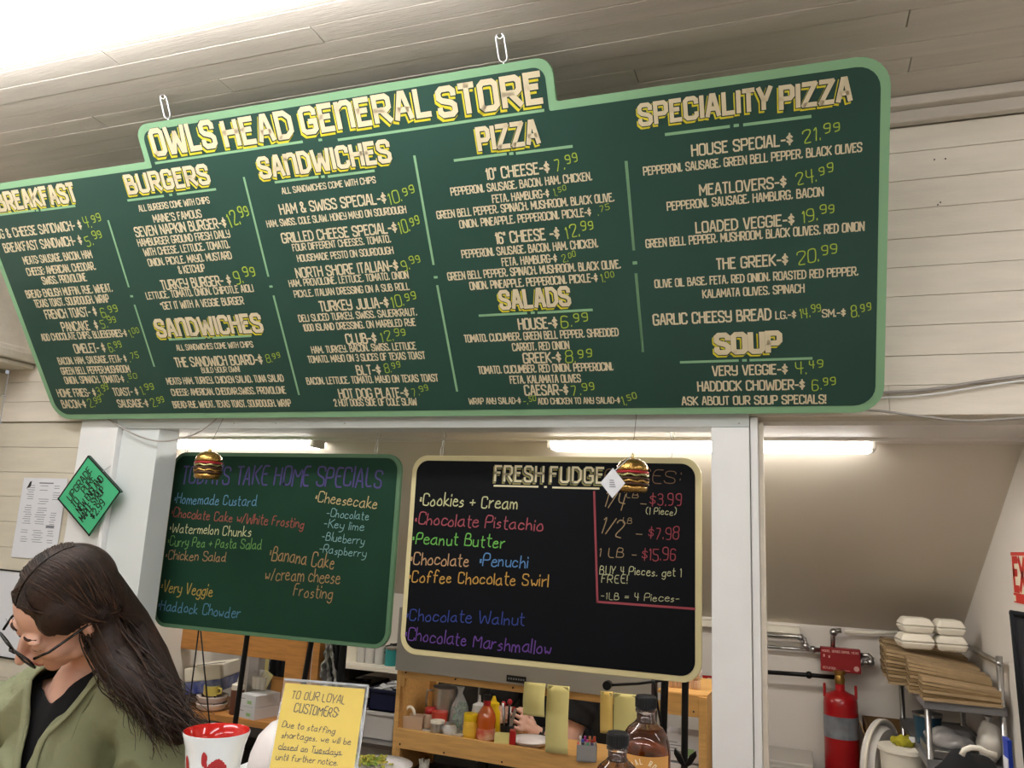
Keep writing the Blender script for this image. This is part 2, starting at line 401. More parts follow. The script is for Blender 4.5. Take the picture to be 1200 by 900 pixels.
# ================================================================== BIG MENU SIGN
TILT = math.radians(33.3)
SM = Matrix.Translation((-.845, 2.35, 1.99)) @ Matrix.Rotation(TILT, 4, 'X')
sign = thing('menu_sign', 'large dark green hanging menu sign with light green border and stepped title top', 'sign', M=SM)
def sign_poly(i, r):
    x0, x1, zt, zu = -1.955+i, 1.087-i, .925-i, 1.04-i
    # left end leans in the photograph only by perspective: plain corners
    pts = [(x0, i), (x1, i), (x1, zt), (.267+(-i if 0 else -i)+i*0, zt), (.267-i, zu), (-1.13+i-.012, zu), (-1.13+i-.012, zt), (x0, zt)]
    return rounded(pts, [r, r, r, .006, r*.6, r*.6, .006, r])
obj('border_board', prism(B(), sign_poly(0, .075), 0, .014), M_glight, sign)
obj('face_panel', prism(B(), sign_poly(.022, .055), -.0012, 0), M_gdark, sign)
class Z:                                      # reading frame: a crop of the photograph
    def __init__(s, ox, oy, sc, M, yo): s.o = (ox, oy); s.s = sc; s.M = M; s.y = yo
    def p(s, x, y): return Vector(P2L(s.o[0]+x/s.s, s.o[1]+y/s.s, s.M, s.y))
    def hgt(s, x, y, h): return (s.p(x, y-h/2)-s.p(x, y+h/2)).length
def line(z, s, x0, y0, x1, y1, h, wt=.16, m=M_beige, name='menu_line', parent=sign, hand=False, level=True, y=-.002):
    a, b = z.p(x0, y0), z.p(x1, y1)
    if level: t = (a.y+b.y)/2; a.y = b.y = t
    H = z.hgt((x0+x1)/2, (y0+y1)/2, h)
    return obj(name, letters(B(), s, a, b, H*1.0, wt, y, hand, sup=(name == 'price')), m, parent)
def heading(z, s, x0, y0, x1, y1, h, parent=sign, cols=(M_beige, M_ink, M_yel), wt=.2):
    a, b = z.p(x0, y0), z.p(x1, y1); t = (a.y+b.y)/2; a.y = b.y = t; H = z.hgt((x0+x1)/2, (y0+y1)/2, h)*.86; a.y += .05*H; b.y += .05*H
    wt += .03; o = obj('heading', letters(B(), s, a, b, H, wt, -.0032, gap=2.5), cols[0], parent)
    obj('heading_outline', letters(B(), s, a, b, H, wt+.07, -.0026, off=(-.015*H, -.02*H), gap=2.5), cols[1], o)
    obj('heading_shadow', letters(B(), s, a, b, H, wt+.06, -.0020, off=(-.09*H, -.12*H), gap=2.5), cols[2], o)
def rule(z, segs, wd=.0075, m=M_glight, name='rule_line', parent=sign, y=-.0023):
    bm = B()
    for x0, y0, x1, y1 in segs:
        a, b = z.p(x0, y0), z.p(x1, y1)
        if x0 == x1 and y0 == y1: a = a-Vector((wd*.5, 0)); b = b+Vector((wd*.5, 0))
        elif abs(y1-y0) < abs(x1-x0): a.y = b.y = (a.y+b.y)/2
        ribbon(bm, [a, b], wd, y)
    return obj(name, bm, m, parent)
yo = -.002
z1 = Z(0, 180, 2.8118, SM, yo); z2 = Z(150, 60, 3.243, SM, yo); z3 = Z(290, 150, 2.647, SM, yo)
z4 = Z(490, 130, 2.5, SM, yo); z5 = Z(720, 60, 3.529, SM, yo); z6 = Z(720, 280, 3.529, SM, yo); z0 = Z(0, 0, 1, SM, yo)
for a in [('OWLS', 88, 350, 334, 320, 100), ('HEAD', 360, 316, 628, 285, 100), ('GEnERAL', 652, 262, 1152, 206, 105)]: heading(z2, *a)
heading(z0, 'STORE', 512, 121, 636, 105, 36)
heading(z1, 'BREAKFAST', -10, 165, 250, 128, 58); heading(z1, 'BURGERS', 415, 105, 690, 70, 62)
heading(z1, 'SAnDWICHES', 513, 578, 865, 560, 58); heading(z2, 'SAnDWICHES', 495, 445, 1000, 385, 82)
heading(z4, 'PIZZA', 172, 88, 356, 62, 70); heading(z4, 'SALADS', 237, 557, 447, 544, 56)
heading(z5, 'SPECIALITY', 97, 264, 655, 200, 94); heading(z5, 'PIZZA', 680, 200, 985, 158, 100); heading(z6, 'SOUP', 412, 438, 695, 428, 84, wt=.26)
rule(z2, [(105, 424, 662, 346), (731, 337, 731, 337), (798, 326, 1580, 237)])
rule(z1, [(-20, 204, 113, 188), (123, 187, 123, 187), (135, 185, 247, 174)]); rule(z1, [(422, 154, 538, 140), (563, 136, 563, 136), (585, 133, 710, 118)])
rule(z1, [(558, 612, 675, 608), (688, 606, 688, 606), (702, 606, 826, 602)]); rule(z2, [(560, 496, 722, 480), (741, 477, 741, 477), (762, 474, 935, 457)])
rule(z4, [(107, 144, 257, 127), (273, 125, 273, 125), (289, 124, 450, 104)]); rule(z4, [(180, 600, 317, 592), (336, 591, 336, 591), (352, 590, 509, 584)])
rule(z5, [(213, 345, 473, 311), (504, 307, 504, 307), (537, 303, 810, 271)]); rule(z6, [(275, 510, 510, 503), (538, 502, 538, 502), (563, 501, 815, 494)])
for zz_, segs in ((z1, [(357, 222, 424, 438), (434, 470, 434, 470), (444, 500, 508, 700)]), (z1, [(804, 80, 884, 403), (893, 438, 893, 438), (902, 470, 985, 793)]),
                  (z3, [(518, 88, 577, 422), (584, 463, 584, 463), (589, 490, 650, 815)]), (z4, [(610, 150, 632, 406), (635, 446, 635, 446), (638, 478, 658, 704)]),
                  (z5, [(48, 458, 80, 820), (85, 874, 85, 874), (90, 922, 117, 1240)])):
    rule(zz_, segs, name='column_divider')
T = [
(z1, 'EGG & CHEESE SAnDWICH- $', -25, 268, 268, 234, 26), (z1, 'BREAKFAST SANDWICH- $', 10, 308, 270, 288, 26),
(z1, 'MEATS: SAUSAGE, BACON, HAM', 75, 350, 303, 334, 22), (z1, 'CHEESE: AMERICAN, CHEDDAR,', 86, 386, 315, 374, 22), (z1, 'SWISS, PROVOLONE', 137, 416, 285, 410, 22),
(z1, 'BREAD: ENGLISH MUFFIN, RyE, WHEAT,', 84, 460, 370, 446, 22), (z1, 'TEXAS TOAST, SOURDOUGH, WRAP', 112, 492, 360, 480, 22),
(z1, 'FRENCH TOAST- $', 147, 529, 318, 521, 26), (z1, 'PANCAKE  $', 202, 571, 322, 565, 26), (z1, 'ADD CHOCOLATE CHIPS, BLUEBERRIES-$', 135, 604, 418, 593, 20),
(z1, 'OMELET- $', 243, 643, 346, 639, 26), (z1, 'BACON, HAM, SAUSAGE, FETA- $', 190, 682, 417, 677, 20), (z1, 'GREEN BELL PEPPER,MUSHROOM', 200, 715, 428, 711, 20),
(z1, 'ONION, SPINACH, TOMATO-$', 212, 747, 408, 742, 20), (z1, 'HOME FRIES- $', 188, 789, 315, 787, 22), (z1, 'TOAST- $', 372, 785, 455, 784, 22), (z1, 'BACON-$', 203, 826, 282, 824, 22), (z1, 'SAUSAGE-$', 387, 824, 488, 822, 22),
(z1, 'ALL BURGERS COME WITH CHIPS', 456, 180, 690, 154, 19), (z1, "MAINE'S FAMOUS", 503, 212, 664, 200, 23), (z1, 'SEVEN NAPKIN BURGER-$', 443, 258, 745, 228, 29),
(z1, 'HAMBURGER GROUND FRESH DAILy', 452, 292, 758, 266, 22), (z1, 'WITH CHEESE, LETTUCE, TOMATO,', 472, 322, 757, 302, 22), (z1, 'ONION, PICKLE, MAyO, MUSTARD', 486, 356, 764, 338, 22), (z1, '& KETCHUP', 587, 383, 675, 377, 22),
(z1, 'TURKEy BURGER- $', 530, 434, 760, 416, 29), (z1, 'LETTUCE, TOMATO, ONION, CHIPOTLE AIOLI', 480, 466, 835, 446, 21), (z1, '*GET IT WITH A VEGGIE BURGER', 528, 500, 803, 486, 22),
(z1, 'ALL SANDWICHES COME WITH CHIPS', 580, 638, 834, 630, 17), (z1, 'THE SANDWICH BOARD-$', 575, 686, 865, 680, 28), (z1, 'BUILD yOUR OWN!', 663, 713, 790, 711, 16),
(z1, 'MEATS: HAM, TURKEy, CHICKEN SALAD, TUNA SALAD', 548, 748, 935, 742, 20), (z1, 'CHEESE: AMERICAN, CHEDDAR,SWISS, PROVOLONE', 563, 784, 942, 782, 20), (z1, 'BREAD: RyE, WHEAT, TEXAS TOAST, SOURDOUGH, WRAP', 568, 824, 960, 825, 20),
(z3, 'ALL SANDWICHES COME WITH CHIPS', 105, 193, 398, 163, 18), (z3, 'HAM & SWISS SPECIAL-$', 98, 252, 430, 218, 30), (z3, 'HAM, SWISS, COLE SLAW, HONEy MAyO ON SOURDOUGH', 58, 294, 493, 257, 20),
(z3, 'GRILLED CHEESE SPECIAL-$', 105, 342, 463, 308, 29), (z3, 'FOUR DIFFERENT CHEESES, TOMATO,', 138, 368, 445, 347, 20), (z3, 'HOUSEMADE PESTO ON SOURDOUGH', 153, 402, 453, 382, 20),
(z3, 'NORTH SHORE ITALIAN-$', 148, 446, 468, 430, 29), (z3, 'HAM, PROVOLONE, LETTUCE, TOMATO, ONION', 127, 479, 500, 459, 20), (z3, 'PICKLE, ITALIAN DRESSING ON A SUB ROLL', 143, 512, 503, 494, 20),
(z3, 'TURKEy JULIA-$', 222, 552, 438, 542, 29), (z3, 'DELI SLICED TURKEy, SWISS, SAUERKRAUT,', 157, 587, 526, 574, 20), (z3, '1000 ISLAND DRESSING, ON MARBLED RyE', 172, 617, 522, 605, 20),
(z3, 'CLUB-$', 304, 655, 400, 651, 29), (z3, 'HAM, TURKEy, BACON, SWISS, LETTUCE', 197, 686, 523, 678, 20), (z3, 'TOMATO, MAyO ON 3 SLICES OF TEXAS TOAST', 186, 714, 552, 709, 20),
(z3, 'BLT-$', 337, 752, 413, 749, 27), (z3, 'BACON, LETTUCE, TOMATO, MAyO ON TEXAS TOAST', 182, 783, 592, 777, 20), (z3, 'HOT DOG PLATE-$', 282, 824, 500, 821, 27), (z3, '2 HOT DOGS SIDE OF COLE SLAW', 268, 852, 525, 849, 20),
(z4, '10" CHEESE-$', 198, 185, 385, 165, 31), (z4, 'PEPPERONI, SAUSAGE, BACON, HAM, CHICKEN,', 94, 233, 510, 195, 22), (z4, 'FETA, HAMBURG-$', 216, 257, 384, 242, 22),
(z4, 'GREEN BELL PEPPER, SPINACH, MUSHROOM, BLACK OLIVE,', 53, 301, 575, 257, 22), (z4, 'ONION, PINEAPPLE, PEPPEROCINI, PICKLE-$', 120, 330, 507, 298, 22),
(z4, '16" CHEESE -$', 226, 373, 414, 358, 31), (z4, 'PEPPERONI, SAUSAGE, BACON, HAM, CHICKEN,', 126, 415, 528, 392, 22), (z4, 'FETA, HAMBURG-$', 244, 441, 407, 433, 22),
(z4, 'GREEN BELL PEPPER, SPINACH, MUSHROOM, BLACK OLIVE,', 85, 482, 594, 452, 22), (z4, 'ONION, PINEAPPLE, PEPPEROCINI, PICKLE-$', 150, 511, 526, 490, 22),
(z4, 'HOUSE-$', 292, 625, 408, 620, 30), (z4, 'TOMATO, CUCUMBER, GREEN BELL PEPPER, SHREDDED', 134, 664, 588, 651, 21), (z4, 'CARROT, RED ONION', 275, 692, 443, 686, 21),
(z4, 'GREEK-$', 306, 724, 419, 722, 28), (z4, 'TOMATO, CUCUMBER, RED ONION, PEPPEROCINI,', 175, 758, 572, 750, 21), (z4, 'FETA, KALAMATA OLIVES', 268, 787, 477, 784, 21),
(z4, 'CAESAR-$', 310, 818, 440, 817, 28), (z4, 'WRAP ANy SALAD-$', 148, 850, 301, 849, 17), (z4, 'ADD CHICKEN TO ANy SALAD-$', 350, 849, 592, 849, 17),
(z5, 'HOUSE SPECIAL-$', 317, 408, 738, 366, 45), (z5, 'PEPPERONI, SAUSAGE, GREEN BELL PEPPER, BLACK OLIVES', 118, 493, 1025, 400, 34), (z5, 'MEATLOVERS-$', 350, 574, 712, 540, 43),
(z5, 'PEPPERONI, SAUSAGE, HAMBURG, BACON', 216, 640, 866, 582, 34), (z5, 'LOADED VEGGIE-$', 334, 728, 745, 697, 43), (z5, 'GREEN BELL PEPPER, MUSHROOM, BLACK OLIVES, RED ONION', 128, 793, 1035, 727, 34),
(z6, 'THE GREEK-$', 420, 102, 719, 86, 43), (z6, 'OLIVE OIL BASE, FETA, RED ONION, ROASTED RED PEPPER,', 165, 182, 1010, 137, 32), (z6, 'KALAMATA OLIVES, SPINACH', 363, 224, 787, 208, 32),
(z6, 'GARLIC CHEESy BREAD', 158, 334, 650, 312, 43), (z6, 'LG.-$', 665, 316, 752, 312, 30), (z6, 'SM.-$', 858, 308, 957, 304, 30),
(z6, 'VERy VEGGIE-$', 403, 544, 717, 540, 38), (z6, 'HADDOCK CHOWDER-$', 342, 608, 788, 604, 38), (z6, 'ASK ABOUT OUR SOUP SPECIALS!', 277, 668, 876, 665, 33)]
for a in T: line(*a)
PR = [(z1, '4.99', 275, 230, 332, 218, 32), (z1, '5.99', 280, 290, 335, 272, 32), (z1, '6.99', 330, 526, 387, 514, 30), (z1, '5.99', 330, 562, 382, 552, 26), (z1, '1.00', 426, 596, 458, 585, 24),
(z1, '6.99', 356, 640, 400, 632, 28), (z1, '.75', 425, 675, 457, 670, 26), (z1, '.50', 416, 741, 450, 738, 22), (z1, '3.99', 318, 785, 358, 775, 26), (z1, '1.99', 462, 781, 506, 772, 26), (z1, '2.99', 290, 825, 333, 815, 24), (z1, '2.99', 497, 823, 540, 815, 24),
(z1, '12.99', 750, 222, 820, 195, 46), (z1, '9.99', 767, 410, 840, 395, 42), (z1, '8.99', 875, 678, 922, 668, 24), (z3, '10.99', 435, 220, 517, 196, 36), (z3, '10.99', 467, 309, 533, 292, 38), (z3, '9.99', 475, 430, 535, 410, 32), (z3, '10.99', 444, 540, 522, 526, 34),
(z3, '12.99', 412, 650, 490, 638, 30), (z3, '8.99', 423, 748, 473, 738, 26), (z3, '7.99', 510, 822, 560, 810, 24), (z4, '7.99', 400, 162, 466, 143, 36), (z4, '1.50', 395, 240, 433, 230, 22), (z4, '.75', 525, 296, 560, 286, 24), (z4, '12.99', 430, 358, 513, 340, 36), (z4, '2.00', 420, 433, 461, 424, 22), (z4, '1.00', 534, 492, 574, 482, 24),
(z4, '6.99', 415, 619, 497, 609, 36), (z4, '8.99', 428, 722, 507, 716, 34), (z4, '7.99', 448, 821, 515, 813, 30), (z4, '-.50', 306, 850, 345, 847, 22), (z4, '1.50', 595, 851, 640, 840, 26),
(z5, '21.99', 775, 358, 932, 320, 54), (z5, '24.99', 748, 532, 902, 495, 50), (z5, '19.99', 772, 688, 908, 660, 50), (z6, '20.99', 750, 82, 916, 56, 52), (z6, '14.99', 765, 310, 852, 294, 42), (z6, '8.99', 975, 304, 1060, 288, 46), (z6, '4.49', 745, 538, 862, 526, 46), (z6, '6.99', 813, 606, 915, 594, 46)]
for a in PR: line(*a, wt=.085, m=M_price, name='price', hand=True, level=False)
def carabiner(p0, p1, label):
    p0, p1 = Vector(p0), Vector(p1); d = p1-p0; L = d.length
    t = thing('sign_hook', label, 'hook', p1, group='steel hooks that hold the menu sign')
    u = -d.normalized(); s = Vector((1, 0, 0)); c = Vector((0, 0, 0))
    k = B(); R = L*.16; a0 = c+u*(L*.18); a1 = c+u*(L*.86)
    pts = [a0+s*R*math.cos(a)-u*R*math.sin(a) for a in [PI*i/8 for i in range(9)]]
    pts += [a1-s*R*math.cos(a)+u*R*math.sin(a) for a in [PI*i/8 for i in range(9)]]
    obj('link', tube(k, pts, .0032, 8, closed=True), M_steel, t, smooth=True)
    obj('screw_eye', tube(B(), [c+u*(L*.96)+(s*math.cos(a)+u*math.sin(a))*.009 for a in [2*PI*i/12 for i in range(12)]], .0025, 6, closed=True), M_chrome, t, smooth=True)
    obj('eye_bolt', tube(B(), [c-u*.012, c+u*L*.1], .0035, 8), M_steel, t, smooth=True)
carabiner(SM @ Vector((.13, .006, 1.03)) + Vector((0, 0, .0)), aty(590, 66, 1.765)*0 + SM @ Vector((.13, .006, 1.035)), '') if False else None
def hookat(px, label):
    lp = P2L(px, 70 if px > 400 else 132, SM, .006)
    b = SM @ Vector((lp[0], .006, 1.042)); tpt = Vector((b.x-.005, b.y-.03, 2.932)); carabiner(tpt, b, label)
hookat(590, 'small steel hook above the word STORE, right one of two holding the menu sign')
hookat(195, 'small steel hook above the word OWLS, left one of two holding the menu sign')
br = B()
for x in (-1.7, .9): bx(br, x-.02, x+.02, 2.352, 2.40, 2.02, 2.06)
obj('wall_bracket', br, M_steel, sign, world=True)
# ================================================================== CHALKBOARDS
BY = 2.56
def chalkboard(cx, name_, label, corners, mb, mf, fr):
    (x0, z0), (x1, z1b) = corners
    Mw = Matrix.Translation(((x0+x1)/2, BY, z0))
    t = thing('chalkboard', label, 'chalkboard', M=Mw); W = (x1-x0)/2; H = z1b-z0
    obj('frame', prism(B(), rounded([(-W, 0), (W, 0), (W, H), (-W, H)], [.06]*4, 8), 0, .018), mf, t, bevel=.002)
    obj('writing_surface', prism(B(), rounded([(-W+fr, fr), (W-fr, fr), (W-fr, H-fr), (-W+fr, H-fr)], [.045]*4, 8), -.0015, 0), mb, t)
    return t, Mw
p0, p1 = aty(180, 742, BY), aty(470, 532, BY)
gx0, gx1 = aty(191, 635, BY).x, aty(463, 645, BY).x; gz0 = (aty(178, 735, BY).z+aty(455, 760, BY).z)/2; gz1 = aty(337, 531, BY).z
gb, GM = chalkboard(0, 'g', 'green chalkboard of take home specials with a green frame', ((gx0, gz0), (gx1, gz1)), M_gboard, M_gframe, .015)
kx0, kx1 = aty(476, 650, BY).x, aty(822, 660, BY).x; kz0 = (aty(465, 767, BY).z+aty(820, 800, BY).z)/2; kz1 = aty(650, 535, BY).z
kb, KM = chalkboard(0, 'k', 'black chalkboard of fudge flavours and prices with a cream frame', ((kx0, kz0), (kx1, kz1)), M_kboard, M_kframe, .019)
def ck(name, c):
    r = [int(c[i:i+2], 16)/255 for i in (1, 3, 5)]; g_ = sum(r)/3
    return mat('chalk '+name, tuple((g_*.12+x*.88)*.92 for x in r), .9)
for m_ in (M_gboard, M_kboard): m_.node_tree.nodes['Principled BSDF'].inputs['Specular IOR Level'].default_value = .15
M_gdark.node_tree.nodes['Principled BSDF'].inputs['Specular IOR Level'].default_value = .35
zg = Z(140, 480, 3.0, GM, -.003); zk = Z(460, 520, 3.1026, KM, -.003)
G = [("TODAYS TAKE HOME SPECIALS", 220, 228, 925, 240, 62, 'dim purple', '#4c4282', .1), ('\u00b7Homemade Custard', 193, 312, 483, 322, 34, 'blue', '#5d93b8', .1),
('\u00b7Chocolate Cake w/White Frosting', 183, 360, 650, 400, 32, 'red', '#a75348', .1), ('\u00b7Watermelon Chunks', 177, 415, 462, 430, 32, 'cream', '#cfcf9c', .1),
('\u00b7Curry Pea + Pasta Salad', 170, 462, 500, 475, 32, 'green', '#6ba653', .1), ('\u00b7Chicken Salad', 163, 510, 376, 518, 32, 'tan', '#b48a60', .1),
('\u00b7Very Veggie', 146, 620, 328, 637, 38, 'yellow', '#b99b45', .1), ('\u00b7Haddock Chowder', 136, 685, 424, 716, 36, 'steel blue', '#4f87a8', .1),
('\u00b7Cheesecake', 688, 305, 907, 330, 36, 'pale yellow', '#c9b27c', .1), ('-Chocolate', 728, 362, 877, 374, 28, 'pale blue', '#85b5b8', .09), ('-Key lime', 718, 400, 860, 412, 28, 'pale blue', '#85b5b8', .09),
('-Blueberry', 712, 443, 862, 462, 28, 'pale blue', '#85b5b8', .09), ('-Raspberry', 702, 488, 867, 505, 28, 'pale blue', '#85b5b8', .09),
('\u00b7Banana Cake', 528, 503, 757, 535, 48, 'orange', '#b08a5a', .08), ('w/cream cheese', 512, 575, 775, 590, 44, 'orange', '#b08a5a', .08), ('Frosting', 612, 633, 750, 646, 42, 'orange', '#b08a5a', .08)]
for s, a, b, c, d, h, n, col, wt in G: line(zg, s, a, b, c, d, h, wt, ck(n, col), 'chalk_line', gb, True, False, -.003)
K = [('\u00b7Cookies + Cream', 98, 202, 457, 214, 44, 'light yellow', '#d6d69c', .1), ('\u00b7Chocolate Pistachio', 81, 272, 545, 295, 42, 'pink', '#b8525f', .1), ('\u00b7Peanut Butter', 71, 340, 408, 357, 42, 'bright green', '#78d257', .1),
('\u00b7Chocolate', 64, 415, 277, 425, 42, 'peach', '#d9a877', .1), ('\u00b7Penuchi', 315, 422, 492, 430, 42, 'sky blue', '#5d96d6', .1), ('\u00b7Coffee Chocolate Swirl', 58, 480, 567, 498, 42, 'amber', '#d9a344', .1),
('\u00b7Chocolate Walnut', 48, 620, 480, 640, 42, 'deep blue', '#31459c', .1), ('\u00b7Chocolate Marshmallow', 43, 690, 578, 745, 46, 'violet', '#6a3f9c', .1),
('PRICES:', 770, 112, 1045, 122, 46, 'dim orange', '#8a6a4e', .06), ('1/4', 772, 200, 845, 215, 56, 'dim sand', '#b4966c', .06), ('LB', 848, 187, 893, 189, 18, 'dim sand', '#b4966c', .1), ('-', 900, 215, 925, 217, 30, 'dim sand', '#b4966c', .08),
('$3.99', 932, 203, 1050, 200, 44, 'rose', '#a8434e', .08), ('(1 Piece)', 920, 243, 1032, 247, 26, 'cream', '#cfcf9c', .09), ('1/2', 762, 295, 838, 315, 62, 'dim sand', '#b4966c', .06), ('LB', 836, 278, 870, 282, 20, 'dim sand', '#b4966c', .1), ('-', 883, 325, 910, 327, 30, 'dim sand', '#b4966c', .08),
('$7.98', 928, 325, 1040, 328, 42, 'rose', '#a8434e', .08), ('1 LB -', 750, 392, 885, 402, 34, 'dim sand', '#b4966c', .08), ('$15.96', 903, 402, 1030, 404, 42, 'rose', '#a8434e', .08),
('BUY 4 Pieces, get 1', 752, 458, 1050, 468, 30, 'cream', '#cfcf9c', .09), ('FREE!', 758, 490, 853, 492, 30, 'cream', '#cfcf9c', .09), ('-1LB = 4 Pieces-', 757, 552, 1042, 562, 26, 'cream', '#cfcf9c', .09)]
for s, a, b, c, d, h, n, col, wt in K: line(zk, s, a, b, c, d, h, wt, ck(n, col), 'chalk_line', kb, True, False, -.003)
heading(zk, 'FRESH', 370, 110, 552, 114, 62, kb, (mat('cream board lettering', '#ddd3b0', .6), M_ink, mat('olive lettering shadow', '#8f8650', .6)), .12)
heading(zk, 'FUDGE', 572, 114, 770, 118, 62, kb, (mat('cream board lettering', '#ddd3b0', .6), M_ink, mat('olive lettering shadow', '#8f8650', .6)), .12)
rule(zk, [(370, 152, 528, 157), (556, 157, 556, 157), (583, 158, 750, 164)], .006, MATS['cream board lettering'], 'rule_line', kb, -.003)
rule(zk, [(733, 175, 745, 575)], .007, ck('rose', '#a8434e'), 'price_box_line', kb, -.003); rule(zk, [(745, 577, 1098, 598)], .007, ck('rose', '#a8434e'), 'price_box_line', kb, -.003)
# hangers of the boards
def hanger(px, py0, zt, top, label):
    p = aty(px, py0, BY+.009); b = Vector((p.x, BY+.009, top)); t = Vector((p.x+.01, BY+.009, zt)); g = B(); n = 3
    L = (t-b).length; ln = L/(n+.2)
    for i in range(n):
        c = b.lerp(t, (i+.55)/(n+.1)); s = Vector((1, 0, 0)) if i % 2 == 0 else Vector((0, 1, 0))
        tube(g, [c+(s*math.cos(a)*.006+Vector((0, 0, 1))*math.sin(a)*ln*.62) for a in [2*PI*k/12 for k in range(12)]], .0013, 5, closed=True)
    prop(obj('hook_chain', g, M_steel, smooth=True), label, 'hook', 'little chains that hold the two chalkboards')
hanger(218, 530, 1.975, gz1, 'small chain at the left end of the green chalkboard top')
hanger(440, 530, 1.975, gz1, 'small chain at the right end of the green chalkboard top')
hanger(517, 532, 1.975, kz1, 'small chain at the left end of the black chalkboard top')
hanger(785, 532, 1.975, kz1, 'small chain at the right end of the black chalkboard top')
# ================================================================== BURGER ORNAMENTS
M_gold = mat('gold glass', '#b08a4c', .18, .9, bump=.25, bscale=90)
def burger(px, py, wpx, label, tag):
    y = 2.3; c = aty(px, py, y); s = 1.0
    t = thing('burger_ornament', label, 'ornament', c, group='glass burgers hanging before the chalkboards')
    R = .047
    obj('top_bun', lathe(B(), [(R*.98, .014), (R*1.0, .02), (R*.95, .03), (R*.75, .042), (R*.4, .05), (.004, .053)]), M_gold, t, smooth=True)
    tm = B(); lathe(tm, [(R*.9, .006), (R*1.03, .008), (R*1.03, .012), (R*.9, .014)]); obj('tomato_slice', tm, mat('red glitter', '#b8323a', .3, .4), t, smooth=True)
    for nm, z0, m_ in (('lettuce', .0, mat('olive glitter', '#a09a68', .25, .8, bump=.4, bscale=150)), ('patty', -.010, mat('brown glitter', '#4e3626', .4, .5)), ('cheese', -.018, M_gold), ('patty', -.026, MATS['brown glitter'] if 'brown glitter' in MATS else M_gold)):
        g = B(); n = 40
        rings = []
        for r_, zz2 in ((.8, z0-.004), (1.02, z0-.002), (1.02, z0+.004), (.8, z0+.006)):
            rings.append([g.verts.new((R*r_*(1+.03*math.sin(9*a*1.0+z0*900))*math.cos(a), R*r_*(1+.03*math.sin(9*a+z0*900))*math.sin(a), zz2+(.0025*math.sin(7*a+z0*700) if nm != 'patty' else 0))) for a in [2*PI*i/n for i in range(n)]])
        for a_, b_ in zip(rings, rings[1:]):
            for i in range(n): g.faces.new((a_[i], a_[(i+1) % n], b_[(i+1) % n], b_[i]))
        g.faces.new(rings[0]); g.faces.new(rings[-1]); obj(nm, g, m_, t, smooth=True)
    obj('bottom_bun', lathe(B(), [(R*.5, -.048), (R*.85, -.047), (R*.96, -.040), (R*.95, -.030), (R*.8, -.028)]), M_gold, t, smooth=True)
    obj('cap', lathe(B(), [(.006, .05), (.006, .062), (.004, .064)], 12), mat('pale gold cap', '#e8d9a0', .3, .8), t, smooth=True)
    obj('cord', tube(B(), [(0, 0, .062), (0, .01, .1), (0, .05, 1.99-c.z)], .0008, 5), M_bmetal, t)
    if tag:
        g = B(); q = aty(718, 566, 2.22)-c
        prism(g, [(-.036, 0), (0, -.043), (.036, 0), (0, .043)], -.0005, .0005); g.transform(Matrix.Translation(q))
        tg = obj('price_tag', g, M_paper, t)
        g = B()
        for k in range(4): bx(g, q.x-.009, q.x+.009-.002*k, q.y-.0012, q.y-.0008, q.z-.012+.006*k, q.z-.009+.006*k)
        obj('tag_print', g, mat('grey print', '#8d8d96', .8), tg)
        obj('tag_string', tube(B(), [(0, -.002, .062), q+Vector((.006, 0, .036))], .0012, 5), M_paper, t)
burger(244, 546, 36, 'gold glass burger ornament hanging before the green chalkboard', False)
burger(741, 558, 36, 'gold glass burger ornament with a white tag hanging before the black chalkboard', True)

# ================================================================== CABLES
def cable(name, pts, r, m, label, sub=8):
    P = [Vector(p) for p in pts]; q = []
    for i in range(len(P)-1):
        a = P[max(i-1, 0)]; b = P[i]; c = P[i+1]; d = P[min(i+2, len(P)-1)]
        for k in range(sub):
            t = k/sub; q.append(.5*((2*b)+(c-a)*t+(2*a-5*b+4*c-d)*t*t+(3*b-a-3*c+d)*t**3))
    q.append(P[-1]); return prop(obj(name, tube(B(), q, r, 6), m, smooth=True), label, 'cable')
cable('cable', [aty(x, y, WY-.03) for x, y in ((108, 478), (128, 492), (160, 510), (190, 517), (225, 510), (250, 494), (262, 480))], .003, M_wire, 'thin grey cable sagging under the left end of the menu sign')
cable('cable', [aty(x, y, WY-.012) for x, y in ((1020, 460), (1060, 459), (1100, 455), (1150, 447), (1200, 441), (1260, 436))], .0045, M_wire, 'upper of the grey cables running along the white boards right of the sign')
cable('cable', [aty(x, y, WY-.012) for x, y in ((1020, 466), (1060, 465), (1100, 461), (1150, 453), (1200, 446), (1260, 441))], .003, M_white, 'thin white cable just below the uppermost grey cable right of the sign')
cable('cable', [aty(x, y, WY-.025) for x, y in ((1005, 480), (1035, 482), (1080, 488), (1130, 493), (1180, 491), (1230, 486))], .0035, M_wire, 'lowest grey cable, drooping below the header at right')
# ================================================================== PAPERS ON THE LEFT WALL
def flat(name, label, cat, quad, y, m, th=.0012, group=None, yaw=0):
    t = thing(name, label, cat, aty(*quad, y) if len(quad) == 2 else quad, group=group); return t
def sheet_on_wall(name, label, cat, pc, y, w_, h_, roll, m, th=.001):
    c = aty(*pc, y); Mw = Matrix.Translation(c) @ Matrix.Rotation(roll, 4, 'Y')
    t = thing(name, label, cat, M=Mw); obj('sheet', bx(B(), -w_/2, w_/2, 0, th, -h_/2, h_/2), m, t); return t, Mw
a = aty(27, 562, WY); b = aty(83, 562, WY); c = aty(14, 655, WY)
lt, LM = sheet_on_wall('paper_notice', 'white printed licence sheet taped to the boards behind the woman', 'notice', ((22+70)/2, 607), WY-.004, (aty(72, 610, WY)-aty(20, 610, WY)).x, a.z-c.z, 0, M_paper)
lw, lh = (aty(72, 610, WY)-aty(20, 610, WY)).x, a.z-c.z
g = B(); rnd = random.Random(3)
